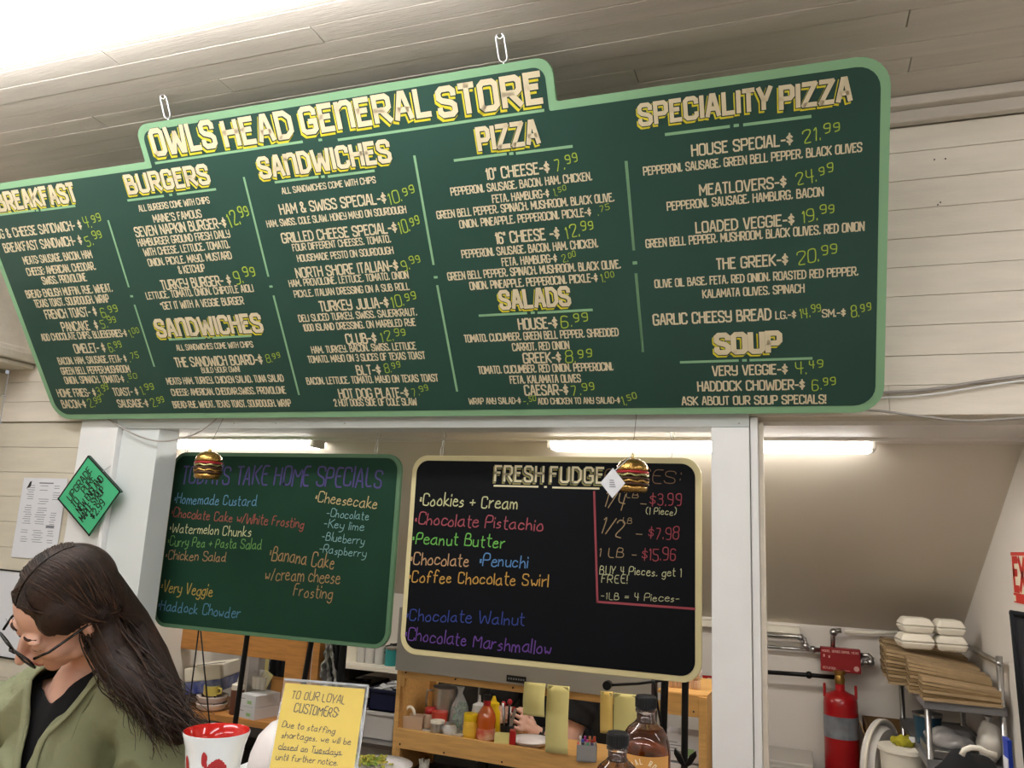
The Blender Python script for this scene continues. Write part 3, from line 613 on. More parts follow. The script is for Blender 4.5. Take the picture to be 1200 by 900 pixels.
for i in range(26):
    zz_ = lh*(.40-.028*i)
    if 17 < i < 20: continue
    for cx_, ww in ((-.28, .2), (.02, .26), (.3, .16)):
        if rnd.random() < .75: bx(g, lw*(cx_-ww/2*rnd.uniform(.5, 1)), lw*(cx_+ww/2*rnd.uniform(.5, 1)), -.0006, 0, zz_, zz_+.0022)
bx(g, lw*.18, lw*.36, -.0006, 0, -lh*.12, -lh*.085); bx(g, -lw*.12, lw*.2, -.0006, 0, lh*.43, lh*.445)
obj('printed_text', g, mat('print grey', '#7b7c84', .8), lt)
g = B(); prism(g, [(-lw*.4, lh*.36), (-lw*.34, lh*.45), (-lw*.3, lh*.46), (-lw*.31, lh*.39)], -.0006, 0); obj('state_outline', g, M_black, lt)
lt2, _ = sheet_on_wall('framed_notice', 'white framed sheet with thin black border at far left edge', 'notice', (2, 718), WY-.006, .30, (aty(10, 668, WY)-aty(10, 770, WY)).z, .02, M_paper, .004)
fr = B(); H2 = (aty(10, 668, WY)-aty(10, 770, WY)).z/2
for s in (-1, 1): bx(fr, -.155, .155, -.003, .005, s*H2-.003, s*H2+.003); bx(fr, s*.152-.003, s*.152+.003, -.003, .005, -H2, H2)
obj('frame', fr, M_black, lt2)
g = B(); rnd = random.Random(5)
for i in range(8): letters(g, rnd.choice(['lorn', 'wune', 'imle', 'seer']), (-.12+.03*i, .05-.028*i), (0.0+.018*i, .05-.028*i), .016, .08, -.001, True, seed=i+1)
g.free()
g = B(); tube(g, [(.03+.05*t/10*1.5, -.001, -.02-.01*math.sin(t*1.3)) for t in range(11)], .0012, 4); tube(g, [(.06+.004*t, -.001, -.05+.012*math.sin(t*.9)) for t in range(16)], .001, 4); obj('pen_scribble', g, mat('print grey', '#7b7c84'), lt2)
# green handwritten sign turned on its side
y = WY-.05; TLp = [Vector(aty(px, py, y)) for px, py in ((61, 594), (100, 542), (145, 567), (111, 619))]
cc = sum(TLp, Vector())/4; ux = (TLp[1]-TLp[0]+TLp[2]-TLp[3])/2; uy = (TLp[0]-TLp[3]+TLp[1]-TLp[2])/2
# text runs along ux (up-right); 'up' of the text is uy
wS, hS = ux.length, uy.length; ux.normalize(); uy = (uy-ux*uy.dot(ux)).normalized(); nn = uy.cross(ux)
GSM = Matrix((( ux.x, nn.x, uy.x, cc.x), (ux.y, nn.y, uy.y, cc.y), (ux.z, nn.z, uy.z, cc.z), (0, 0, 0, 1)))
gs = thing('handwritten_sign', 'small green handwritten upgrade sign with black edge hanging slanted beside the post', 'sign', M=GSM)
obj('card', bx(B(), -wS/2, wS/2, 0, .003, -hS/2, hS/2), mat('mint green card', '#43b07c', .7), gs)
g = B(); bw = .006
bx(g, -wS/2, wS/2, -.001, 0, hS/2-bw, hS/2); bx(g, -wS/2, wS/2, -.001, 0, -hS/2, -hS/2+bw); bx(g, -wS/2, -wS/2+bw, -.001, 0, -hS/2, hS/2); bx(g, wS/2-bw, wS/2, -.001, .012, -hS/2, hS/2)
obj('black_border', g, M_black, gs)
for i, (s, x0, x1) in enumerate((('UPGRADE', -.34, .36), ('TO   PURE', -.36, .30), ('NEW ENGLAND', -.36, .42), ('MAPLE SYRUP', -.42, .30), ('$2.99', -.24, .14))):
    zc = hS*(.30-.155*i); obj('marker_line', letters(B(), s, (wS*x0, zc), (wS*x1, zc), hS*.13, .14, -.0012, False), M_black, gs)
obj('hanging_clip', tube(B(), [TLp[1].lerp(TLp[2], .45)+Vector((0, 0, 0)), TLp[1].lerp(TLp[2], .5)+Vector((.004, .02, .03)), TLp[1].lerp(TLp[2], .5)+Vector((.01, .05, .02))], .0015, 6), M_steel, gs, world=True)
#PART2
# ================================================================== FRONT COUNTER
CZ = 1.14
ct = thing('service_counter', 'white topped service counter below the lower edge of the picture', 'counter', (0, 1.2, 0))
obj('counter_top', bx(B(), -1.04, 1.6, .95, 1.50, CZ-.035, CZ), M_white, ct, world=True, bevel=.005)
obj('cabinet', bx(B(), -1.02, 1.58, .99, 1.40, 0, CZ-.035), M_wood, ct, world=True)
lc = thing('till_counter', 'lower wooden till counter in front of the woman, below the picture', 'counter', (-1.6, .8, 0))
obj('counter_top', bx(B(), -2.4, -1.06, .55, .97, .86, .90), M_wood, lc, world=True, bevel=.005)
obj('cabinet', bx(B(), -2.38, -1.07, .58, .94, 0, .86), M_wood, lc, world=True)
sc_ = thing('hatch_counter', 'steel kitchen worktop behind the hatch', 'counter', (-1.2, 2.75, 0))
obj('worktop', bx(B(), -2.30, -.24, 2.40, 2.66, .60, .63), M_ss, sc_, world=True, bevel=.004)
# mug
mx, my = (aty(217, 856, 1.2).x+aty(293, 856, 1.2).x)/2, 1.2
mug = thing('mug', 'white mug with red inside and red lobster print', 'mug', (mx, my, CZ))
H = aty(255, 857, 1.2).z-CZ; R = .0555
obj('cup', lathe(B(), [(R*.80, 0), (R*.84, .004), (R*.80, H*.3), (R*.80, H*.5), (R*.88, H*.8), (R, H), (R*.985, H+.0015)], 48, cap=False), mat('white ceramic', '#dfe3e6', .2, coat=.5), mug, smooth=True)
obj('red_glaze', lathe(B(), [(R*.985, H+.0016), (R*.95, H), (R*.84, H*.8), (R*.76, H*.5), (R*.76, .008), (0.001, .006)], 48, cap=False), mat('red glaze', '#c8201c', .12, coat=.6), mug, smooth=True)
obj('base', lathe(B(), [(R*.80, 0), (.001, 0.0)], 32, cap=False), MATS['white ceramic'], mug)
obj('handle', tube(B(), [(-R*.80*math.cos(.5)-.0, R*.8*math.sin(.5), H*.78), (-R*1.2, R*.85, H*.8), (-R*1.45, R*1.0, H*.5), (-R*1.1, R*.75, H*.2), (-R*.70, R*.42, H*.2)], .0055, 8), MATS['red glaze'], mug, smooth=True)
def mug_print(name, polys, m):
    for poly in polys:                         # angle round the cup (rad), height
        g = B(); cx = sum(p[0] for p in poly)/len(poly); cz = sum(p[1] for p in poly)/len(poly)
        def P(a, z_):
            rr = np.interp(z_/H, [0, .3, .5, .8, 1], [R*.84, R*.80, R*.80, R*.88, R])+.0006
            an = -PI/2+a; return g.verts.new((rr*math.cos(an), rr*math.sin(an), z_))
        c0 = P(cx, cz); vs = [P(*p) for p in poly]
        for i in range(len(vs)): g.faces.new((c0, vs[i], vs[(i+1) % len(vs)]))
        obj(name, g, m, mug)
def blob(cx, cz, ra, rz, rot=0, n=14, wob=.12, seed=1):
    rd = random.Random(seed); o = []
    for i in range(n):
        t = 2*PI*i/n; k = 1+rd.uniform(-wob, wob); x, y = ra*math.cos(t)*k, rz*math.sin(t)*k
        o.append((cx+(x*math.cos(rot)-y*math.sin(rot)*R*0-y*math.sin(rot)*12), cz+(x*math.sin(rot)/12+y*math.cos(rot))))
    return o
M_lob = mat('lobster print red', '#a8161a', .3)
vw = math.atan2(-mx, my)                       # the side that faces the room
a0 = .62
segs = [blob(a0-.28, H*.70, .10, .012, .0, seed=2), blob(a0-.22, H*.62, .06, .008, .4, seed=3)]
for i in range(9):
    t = i/8; an = a0-.12+.62*t; zc = H*(.44+.20*math.sin(PI*(.15+.75*t))); segs.append(blob(an, zc, .11, .0075, 0, seed=10+i))
for i in range(5): segs.append(blob(a0-.14-.02*i, H*(.44-.05*i), .09, .006, 0, seed=30+i)); segs.append(blob(a0+.5+.01*i, H*(.5-.07*i), .07, .006, 0, seed=40+i))
segs.append(blob(a0-1.05, H*.58, .12, .014, .3, seed=5)); segs.append(blob(a0-1.0, H*.48, .07, .008, .3, seed=6))
mug_print('lobster_segment', segs, M_lob)
# syrup bottles
M_syr = mat('amber syrup', '#8a3c0c', .05, trans=.75, ior=1.4); M_cap = mat('ribbed black cap', '#15171c', .35)
def bottle(px, pycap, y, wpx, label, hide_text=False):
    d0 = aty(px-wpx/2, 850, y); d1 = aty(px+wpx/2, 850, y); R = (d1-d0).length/2*.96
    top = aty(px, pycap, y).z; H = top-CZ; x = aty(px, 860, y).x
    t = thing('syrup_bottle', label, 'bottle', (x, y, CZ), group='maple syrup bottles on the counter')
    k = R/.04; hn = H-.020*k; hs = hn-.020*k
    prof = [(R*.9, 0), (R, .006), (R, hs-.042*k), (R*.97, hs-.032*k), (R*.88, hs-.020*k), (R*.70, hs-.009*k), (R*.45, hs-.001*k), (R*.36, hs+.004*k), (R*.36, hn)]
    obj('glass_body', lathe(B(), prof, 40), M_glass, t, smooth=True)
    fz = hs-.020*k
    obj('syrup', lathe(B(), [(R*.86, .004), (R*.955, .01), (R*.955, hs-.042*k), (R*.925, hs-.032*k), (R*.83, fz)], 40), M_syr, t, smooth=True)
    obj('neck_ring', lathe(B(), [(R*.365, hn-.006*k), (R*.42, hn-.005*k), (R*.42, hn-.001*k), (R*.365, hn)], 28, cap=False), M_glass, t, smooth=True)
    cp = obj('cap', lathe(B(), [(R*.40, hn-.001), (R*.415, hn+.002), (R*.415, H-.003), (R*.39, H), (R*.001, H)], 32), M_cap, t, smooth='auto')
    g = B()
    for i in range(36):
        a = 2*PI*i/36; box(g, (R*.417*math.cos(a), R*.417*math.sin(a), hn+(H-hn)/2), (.0014, .0014, (H-hn)*.75), Matrix.Rotation(a, 3, 'Z'))
    obj('cap_ribs', g, M_cap, cp)
    lab = B(); zl = hs-.0435*k; zb = .03
    vs = []
    for i in range(25):
        a = -PI/2-1.25+2.5*i/24+.0; vs.append((lab.verts.new(((R+.0006)*math.cos(a), (R+.0006)*math.sin(a), zb)), lab.verts.new(((R+.0006)*math.cos(a), (R+.0006)*math.sin(a), zl))))
    for a_, b_ in zip(vs, vs[1:]): lab.faces.new((a_[0], b_[0], b_[1], a_[1]))
    lo = obj('label', lab, mat('tan bottle label', '#c08a45', .6), t, smooth=True)
    g = B(); rt = R+.0012; s = ''
    # arc of letters as far as the photograph shows them
    def onc(u, v, y_=0): a = -PI/2+u/rt; return Vector((rt*math.cos(a), rt*math.sin(a), v))
    gg = B(); cxz = (0.004, zl-.031*k); ra = .024*k
    for i, ch in enumerate('ROYAL ROSE'):
        th = math.radians(172-164*i/9); c = Vector((cxz[0]+ra*math.cos(th), cxz[1]+ra*math.sin(th)))
        h = .0075*k; r_ = Matrix.Rotation(th-PI/2, 2)
        if ch == ' ': continue
        tmp = B(); letters(tmp, ch, (-.0022*k, 0), (.0022*k, 0), h, .17, 0)
        for v in tmp.verts: q = r_ @ Vector((v.co.x, v.co.z)); v.co = onc(c.x+q.x, c.y+q.y)
        me = bpy.data.meshes.new('t'); tmp.to_mesh(me); tmp.free(); gg.from_mesh(me); bpy.data.meshes.remove(me)
    vv = [gg.verts.new(onc(cxz[0]+.0055*k*math.cos(a), cxz[1]+.0055*k*math.sin(a))) for a in [2*PI*i/9 for i in range(9)]]; gg.faces.new(vv)
    obj('label_print', gg, mat('pale label print', '#e6d8bb', .6), lo)
    return t
bottle(756.5, 815, 1.30, 60, 'larger amber syrup bottle with ribbed black cap, right of the smaller one')
bottle(724, 858, 1.14, 62, 'smaller amber syrup bottle with black cap, in front at left of the larger one')
# yellow notice in acrylic stand
YAW, LEAN, ROLL = math.radians(25.9), math.radians(17.9), math.radians(-2.8)
YM = Matrix.Translation((-.88, 1.294, 1.324)) @ Matrix.Rotation(YAW, 4, 'Z') @ Matrix.Rotation(-LEAN, 4, 'X') @ Matrix.Rotation(-ROLL, 4, 'Y')
ns = thing('notice_stand', 'yellow handwritten notice to customers in a clear acrylic stand', 'sign', M=YM)
obj('yellow_sheet', bx(B(), 0, .145, 0, .0008, -.185, 0), mat('yellow paper', '#e8c93c', .6), ns)
obj('acrylic_front', bx(B(), -.003, .150, -.004, -.002, -.190, .006), mat('matte acrylic sheet', '#f4f6f6', .5, alpha=.06), ns); obj('acrylic_back', bx(B(), -.003, .150, .003, .005, -.190, .006), M_plast, ns)
obj('acrylic_edge', bx(bx(B(), -.003, .150, -.004, .005, .004, .0075), .148, .1515, -.004, .005, -.19, .006), mat('bright acrylic edge', '#dfe4e8', .15, trans=.5), ns)
obj('acrylic_foot', bx(B(), -.003, .150, 0, .03, -.194, -.190), M_plast, ns)
zy = Z(170, 720, 3.75, YM, -.0002)
M_pen = mat('black marker ink', '#1c1a14', .7)
for s, x0, y0, x1, y1, h, wt in (('To Our Loyal', 645, 350, 880, 378, 34, .1), ('Customers:', 655, 408, 850, 433, 40, .1), ('Due to staffing', 603, 480, 835, 513, 26, .12), ('shortages, we will be', 600, 528, 905, 560, 26, .12),
                          ('closed on Tuesdays,', 586, 578, 868, 607, 26, .12), ('until further notice.', 575, 624, 848, 652, 26, .12)):
    line(zy, s.upper() if 'Our' in s or 'Cust' in s else s, x0, y0, x1, y1, h, wt, M_pen, 'written_line', ns, True, False, -.0005)
rule(zy, [(588, 592, 660, 600)], .0010, M_pen, 'underline', ns, -.0005); rule(zy, [(684, 602, 712, 605)], .0010, M_pen, 'underline', ns, -.0005); rule(zy, [(740, 606, 862, 622)], .0010, M_pen, 'underline', ns, -.0005)

# ================================================================== KITCHEN
# plywood racks seen through the hatch (turned 3 degrees)
RM = Matrix.Translation((aty(466, 784, 3.0).x, 3.0, 0)) @ Matrix.Rotation(math.radians(-3.1), 4, 'Z')
def R2(px, py, yo=0): return P2L(px, py, RM, yo)
rack = thing('plywood_rack', 'birch plywood pass shelf rack under the black fudge board', 'rack', M=RM)
D = .27
xl, xr = R2(466, 800)[0], R2(829, 840)[0]
ztop = R2(470, 784)[1]; zr1 = ztop-.032
zL1, zL0 = R2(466, 853)[1], R2(466, 876)[1]
obj('side_panel', bx(B(), 0, .018, 0, D, 0, ztop), M_wood, rack, bevel=.001)
obj('side_panel', bx(B(), xr-.018, xr, 0, D+.1, 0, ztop+.03), M_wood, rack, bevel=.001)
obj('top_rail', bx(B(), .018, xr-.018, 0, .018, zr1, ztop), M_wood, rack, bevel=.001)
obj('lip_board', bx(B(), .016, xr-.15, -.004, .014, zL0, zL1), M_wood, rack, bevel=.001)
obj('shelf_board', bx(B(), .018, xr-.018, .014, D, zL1-.03, zL1-.012), M_wood, rack)
obj('back_post', bx(B(), .018, .05, D-.02, D, 0, ztop), M_wood, rack)
for z_ in (zr1-.035, zL0-.05): obj('cleat', bx(B(), .018, .034, .002, .02, z_, z_+.06), M_wood, rack, bevel=.001)
rb0, rb1 = R2(800, 826)[1], R2(800, 806)[1]
obj('end_board', bx(B(), R2(783, 820)[0], xr-.016, -.006, .012, rb0-.035, ztop+.034), M_wood, rack, bevel=.001)
obj('end_top', bx(B(), R2(770, 820)[0], xr, 0, D+.1, ztop+.028, ztop+.036), M_wood, rack)
obj('end_post', bx(B(), xr-.028, xr-.002, -.01, .02, 0, ztop+.03), M_wood, rack, bevel=.001)
scb = B()
for px, py in ((475.5, 788), (533.6, 796), (601, 806), (468.5, 872), (520, 882), (588, 893), (722, 823), (812.8, 834)):
    x_, z_ = R2(px, py, -.006); sphere(scb, (x_, -.006, z_), .0035, 8)
obj('screw', scb, M_bmetal, rack)
# grey panel above the rack
xg = R2(764, 800)[0]
gp = obj('steel_panel', bx(B(), -.005, xg, -.012, -.004, ztop-.004, ztop+.24), M_grey, rack, bevel=.001, label='plain grey steel panel above the plywood')
x_, z_ = R2(605, 796, -.013)
obj('label_strip', bx(B(), R2(595, 797)[0], R2(618, 797)[0], -.0135, -.012, z_-.012, z_+.012), M_black, gp)
for i in range(7): obj('label_mark', bx(B(), R2(597, 797)[0]+i*.01, R2(597, 797)[0]+i*.01+.006, -.0142, -.0135, z_-.003, z_+.003), mat('grey print', '#8d8d96'), gp)
obj('end_strip', bx(B(), xg, xg+.02, -.01, .006, ztop-.02, ztop+.22), mat('dark maroon strip', '#3a262c', .5), rack)
# order slips
def slip(px0, px1, py0, py1, label, curl=.01, m='pale yellow slip', c='#cfc586'):
    a, b = R2(px0, py0, -.02), R2(px1, py0, -.02); lo = R2((px0+px1)/2, py1, -.02)[1]
    top = ztop+.012; n = 10; g = B(); rows = []
    for i in range(n+1):
        t = i/n; zz_ = top+(lo-top)*t; yy = -.016-curl*math.sin(t*PI*.9)-curl*.6*t*t
        rows.append([g.verts.new((a[0]+(b[0]-a[0])*k+.004*t, yy-.003*math.sin(k*PI), zz_+.002*k)) for k in (0, .5, 1)])
    for r0, r1 in zip(rows, rows[1:]):
        for k in (0, 1): g.faces.new((r0[k], r0[k+1], r1[k+1], r1[k]))
    t = thing('order_slip', label, 'paper', M=RM @ Matrix.Translation((a[0], -.016, lo)), group='blank yellow order slips on the rack rail')
    g.transform(Matrix.Translation((-a[0], .016, -lo)))
    o = obj('paper', g, mat(m, c, .8), t, smooth=True); md = o.modifiers.new('thick', 'SOLIDIFY'); md.thickness = .0008
    obj('tape', bx(B(), .004, b[0]-a[0]-.004, -.0022, -.0012, top-lo-.020, top-lo-.002), mat('tape', '#c4bb86', .35), t)
slip(614, 639, 804, 839, 'short yellow order slip hanging left of the longest slip', .012)
slip(641, 667, 806, 883, 'longest yellow order slip hanging down in front of the cook')
slip(703, 718, 818, 860, 'narrow yellow order slip hanging right of the cook', .004, 'deeper yellow slip', '#d3b467')
slip(719, 748, 820, 866, 'yellow order slip behind the large syrup bottle', .006)
# ---- things on the rack shelf
SZ = zL1-.012
def on_rack(px, dy=.06):
    x_ = R2(px, 862, dy)[0]; p = RM @ Vector((x_, dy, SZ)); return p
PXM = .00335
def item(name, label, cat, px, dy=.06, group=None, z=None):
    p = on_rack(px, dy)
    if z: p.z = z
    return thing(name, label, cat, p, (0, 0, math.radians(15)), group)
M_tanp = mat('tan plastic', '#c0a58c', .5); M_spice = mat('mustard spice', '#d8a92a', .5); M_ylid = mat('bright yellow lid', '#e8c21c', .35)
t = item('plastic_caddy', 'low tan caddy with a curled paper in it, left end of the rack shelf', 'caddy', 484, .08)
obj('tray', bx(bx(bx(bx(bx(B(), -.04, .04, -.03, .03, 0, .004), -.04, -.037, -.03, .03, 0, .05), .037, .04, -.03, .03, 0, .05), -.04, .04, -.03, -.027, 0, .05), -.04, .04, .027, .03, 0, .05), M_tanp, t, bevel=.001)
obj('curled_paper', tube(B(), [(-.02+.02*math.cos(a), 0, .05+.03*math.sin(a)) for a in [PI*i/10 for i in range(11)]], .006, 6), M_foam, t, smooth=True)
t = item('steel_pitcher', 'tall brushed steel pitcher at the back of the rack shelf', 'pitcher', 519, .16)
obj('body', lathe(B(), [(.052, 0), (.054, .004), (.052, .10), (.050, .155), (.053, .158), (.049, .156), (.048, .01), (.001, .008)], 32), M_steel, t, smooth='auto')
obj('handle', tube(B(), [(-.05, 0, .14), (-.075, 0, .14), (-.078, 0, .10), (-.074, 0, .05), (-.052, 0, .045)], .005, 8), M_steel, t, smooth=True)
t = item('squeeze_tomato_jar', 'small jar with red lid beside the pitcher', 'jar', 502, .1)
obj('jar', lathe(B(), [(.022, 0), (.024, .01), (.024, .05), (.02, .06)], 20), M_tanp, t, smooth=True)
obj('lid', lathe(B(), [(.021, .06), (.022, .075), (.016, .085), (.001, .086)], 20), M_red, t, smooth=True)
t = item('red_tub', 'squat red plastic tub in front of the pitcher', 'tub', 514, .09)
obj('tub', lathe(B(), [(.026, 0), (.032, .05), (.033, .068)], 20), mat('tomato red plastic', '#b03a2c', .4), t, smooth='auto')
obj('lid', lathe(B(), [(.034, .068), (.034, .075), (.001, .077)], 20), mat('tomato red plastic', '#b03a2c', .4), t, smooth='auto')
t = item('steel_canister', 'small steel canister with white lid on the rack shelf', 'canister', 512, .035)
obj('can', lathe(B(), [(.026, 0), (.027, .003), (.027, .046)], 28), M_steel, t, smooth='auto'); obj('lid', lathe(B(), [(.0285, .045), (.0285, .054), (.001, .055)], 28), M_foam, t, smooth='auto')
t = item('glass_jar', 'small round glass spice jar with steel clasp lid', 'jar', 527, .035)
obj('glass', lathe(B(), [(.018, 0), (.028, .01), (.029, .03), (.018, .046)], 24), M_cloud, t, smooth=True); obj('lid', lathe(B(), [(.019, .046), (.019, .054), (.001, .055)], 20), M_steel, t, smooth='auto')
obj('clasp', tube(B(), [(-.02, -.012, .05), (-.03, -.02, .03), (-.026, -.016, .02)], .0018, 6), M_steel, t)
t = item('small_dish', 'little white dish beside the glass jar', 'dish', 539, .035)
obj('dish', lathe(B(), [(.012, 0), (.03, .02), (.031, .022), (.012, .004), (.001, .003)], 24), M_foam, t, smooth=True)
t = item('small_dish', 'little white dish left of the steel canister', 'dish', 501, .03)
obj('dish', lathe(B(), [(.01, 0), (.022, .014), (.023, .016), (.01, .003), (.001, .002)], 24), M_foam, t, smooth=True)
t = item('herb_bag', 'bunch of green herbs in a clear bag behind the shelf jars', 'herbs', 537, .12)
g = B(); rd = random.Random(9)
for i in range(150):
    h = rd.uniform(.0, .10); a = rd.uniform(0, 2*PI); r_ = rd.uniform(0, .032)*(1-h*3.5); c = Vector((r_*math.cos(a)+.006*h/.1, r_*math.sin(a), h+.005)); d = Vector((rd.uniform(-1, 1), rd.uniform(-1, 1), rd.uniform(.2, 1.4))).normalized()*rd.uniform(.012, .022); s = d.orthogonal().normalized()*.006
    v = [g.verts.new(c), g.verts.new(c+d*.5+s), g.verts.new(c+d), g.verts.new(c+d*.5-s)]; g.faces.new(v)
obj('leaves', g, mat('herb green', '#2f6b2c', .6, var=.4, scale=40), t, kind='stuff')
obj('bag', lathe(B(), [(.04, 0), (.042, .05), (.034, .10), (.016, .135), (.008, .15), (.016, .172)], 18, cap=False), mat('thin clear film', '#f0f2f2', .12, alpha=.22), t, smooth=True)
t = item('spice_shaker', 'yellow spice shaker with bright yellow lid', 'shaker', 551, .04)
obj('jar', lathe(B(), [(.028, 0), (.029, .004), (.029, .066), (.026, .07)], 24), M_spice, t, smooth='auto'); obj('lid', lathe(B(), [(.028, .07), (.029, .072), (.029, .094), (.026, .097), (.001, .098)], 24), M_ylid, t, smooth='auto')
obj('label', lathe(B(), [(.0295, .02), (.0295, .055)], 24, cap=False), mat('spice label', '#e2b53c', .5), t, smooth=True)
t = item('squeeze_bottle', 'cloudy squeeze bottle behind the yellow shaker', 'bottle', 560, .12)
obj('bottle', lathe(B(), [(.028, 0), (.03, .01), (.03, .09), (.026, .105)], 20), M_cloud, t, smooth='auto'); obj('nozzle', lathe(B(), [(.028, .105), (.026, .115), (.006, .125), (.003, .15)], 16), M_cloud, t, smooth='auto')
t = item('hot_sauce_bottle', 'orange hot sauce bottle with red neck on the rack shelf', 'bottle', 569, .05)
obj('glass_body', lathe(B(), [(.033, 0), (.036, .006), (.034, .045), (.037, .08), (.034, .10), (.024, .118), (.013, .132), (.013, .15)], 28), mat('orange sauce', '#b9531a', .15, coat=.6), t, smooth=True)
obj('neck_seal', lathe(B(), [(.0145, .126), (.0145, .152)], 20, cap=False), M_red, t, smooth=True); obj('cap', lathe(B(), [(.0145, .15), (.015, .170), (.001, .171)], 20), M_black, t, smooth='auto')
obj('label', lathe(B(), [(.0365, .012), (.0358, .05)], 28, cap=False), mat('red and cream label', '#b9301e', .5, col2='#d8b090', scale=18), t, smooth=True)
t = item('mustard_bottle', 'bright yellow squeeze bottle behind the hot sauce', 'bottle', 577, .14)
obj('bottle', lathe(B(), [(.026, 0), (.028, .01), (.028, .09), (.02, .105), (.022, .125), (.012, .13), (.005, .15)], 20), M_ylid, t, smooth='auto')
obj('cap', lathe(B(), [(.0225, .124), (.0225, .112)], 20, cap=False), M_ylid, t)
t = item('paper_box', 'small pale yellow paper box at the shelf front', 'box', 589, .02)
obj('box', bx(B(), -.03, .03, -.012, .02, 0, .045), mat('pale yellow card', '#d9d08a', .7), t, bevel=.001); obj('flap', box(B(), (0, -.014, .040), (.058, .001, .012)), mat('pale yellow card', '#d9d08a', .7), t)
t = item('utensil_pot', 'black pot of tongs and red handled kitchen tools', 'utensils', 594, .10)
obj('pot', lathe(B(), [(.024, 0), (.028, .06), (.026, .06), (.022, .004), (.001, .003)], 20), M_black, t, smooth='auto')
for i in range(5):
    a = i*1.25; p0_ = Vector((.01*math.cos(a), .01*math.sin(a), .01)); p1_ = Vector((.024*math.cos(a), .02*math.sin(a), .115+.008*i))
    obj('tool', tube(B(), [p0_, p1_], .0045, 8), M_steel if i % 2 else M_black, t, smooth=True)
    if i % 2 == 0: obj('red_handle_end', sphere(B(), p1_, (.010, .010, .012), 12), M_red, t, smooth=True)
for s in (-1, 1): obj('tongs_arm', box(B(), (.018, -.012+s*.004, .075), (.012, .002, .10), Matrix.Rotation(.25, 3, 'Y') @ Matrix.Rotation(s*.06, 3, 'X')), M_steel, t)
t = item('red_carton', 'small red carton beside the cook\'s hand', 'box', 601, .03)
obj('carton', bx(B(), -.012, .012, -.015, .015, 0, .06), M_red, t, bevel=.002); obj('flap', box(B(), (0, 0, .0605), (.023, .029, .001)), mat('tomato red plastic', '#b03a2c'), t)
t = item('white_plate', 'white plate on the rack shelf under the cook\'s hand', 'plate', 622, .09)
obj('plate', lathe(B(), [(.04, 0), (.055, .006), (.078, .022), (.079, .024), (.055, .011), (.001, .009)], 40), mat('white china', '#ece4e2', .3), t, smooth=True)
obj('food', sphere(B(), (0, 0, .012), (.05, .05, .012), 20), mat('white china', '#ece4e2', .3), t, smooth=True)
t = item('marker_cup', 'grey cup full of coloured markers on the rack shelf', 'cup', 688, .01)
obj('cup', bx(bx(bx(bx(bx(B(), -.036, .036, -.026, .026, 0, .004), -.036, -.033, -.026, .026, 0, .056), .033, .036, -.026, .026, 0, .056), -.036, .036, -.026, -.023, 0, .056), -.036, .036, .023, .026, 0, .056), mat('grey mesh', '#8b8a8c', .5), t)
for i, c in enumerate(('#d86a4a', '#e3ddd8', '#2a3f9e', '#141420', '#a02a8c', '#c94a86', '#2c8b6c', '#d98a5a', '#b03a3a', '#2f2f66', '#d8553a')):
    x_ = -.028+.0056*i; yy = (-.012, .008, -.002)[i % 3]; p0_ = Vector((x_, yy, .006)); p1_ = Vector((x_+(-.004+.003*(i % 3)), yy, .062+.009*((i*5) % 3)))
    o = obj('marker', tube(B(), [p0_, p1_], .0042, 8), M_foam, t, smooth=True); obj('marker_cap', tube(B(), [p1_.lerp(p0_, .25), p1_], .0048, 8), mat('marker colour %d' % i, c, .4), o, world=False, smooth=True)
t = thing('white_gloves', 'crumpled white glove on the floor shelf under the rack lip', 'glove', RM @ Vector((R2(497, 898, .1)[0], .1, R2(497, 900, .1)[1]-.02)))
g = B(); sphere(g, (0, 0, .02), (.022, .014, .02), 14)
for i in range(4): tube(g, [(-.016+.011*i, 0, .03), (-.02+.013*i, 0, .052+.004*(i % 2))], .0055, 8)
obj('glove', g, M_foam, t, smooth=True); obj('cuff', lathe(B(), [(.016, 0), (.014, .012)], 16, cap=False), M_foam, t)
zlow = R2(497, 900, .1)[1]-.021
obj('low_shelf', bx(B(), .018, xr-.018, .014, D, zlow-.018, zlow), mat('dark laminate', '#241c18', .6), rack)
# bread bags at the right end
for i, (px, zz_, nm) in enumerate(((801, 0, 'lower bag of sliced bread on the rack end'), (803, .034, 'upper bag of sliced bread, on top of the lower one'))):
    x_ = R2(px, 815, .1)[0]; p = RM @ Vector((x_, .11, ztop+.036+zz_))
    t = thing('bread_bag', nm, 'bread', p, (0, 0, .1), 'bread bags on the rack end')
    for k in range(7): obj('slice', prism(B(), rounded([(-.006, 0), (.006, 0), (.006, .03), (-.006, .03)], [.002]*4, 2), -.03, .03), mat('bread', '#d09a5a', .8, var=.2), t, bevel=.002).location = (-.045+.0145*k, 0, .001)
    obj('bag', bx(B(), -.058, .058, -.033, .033, 0, .033), mat('thin film pink print', '#e8cfc4', .12, alpha=.3), t, bevel=.008)
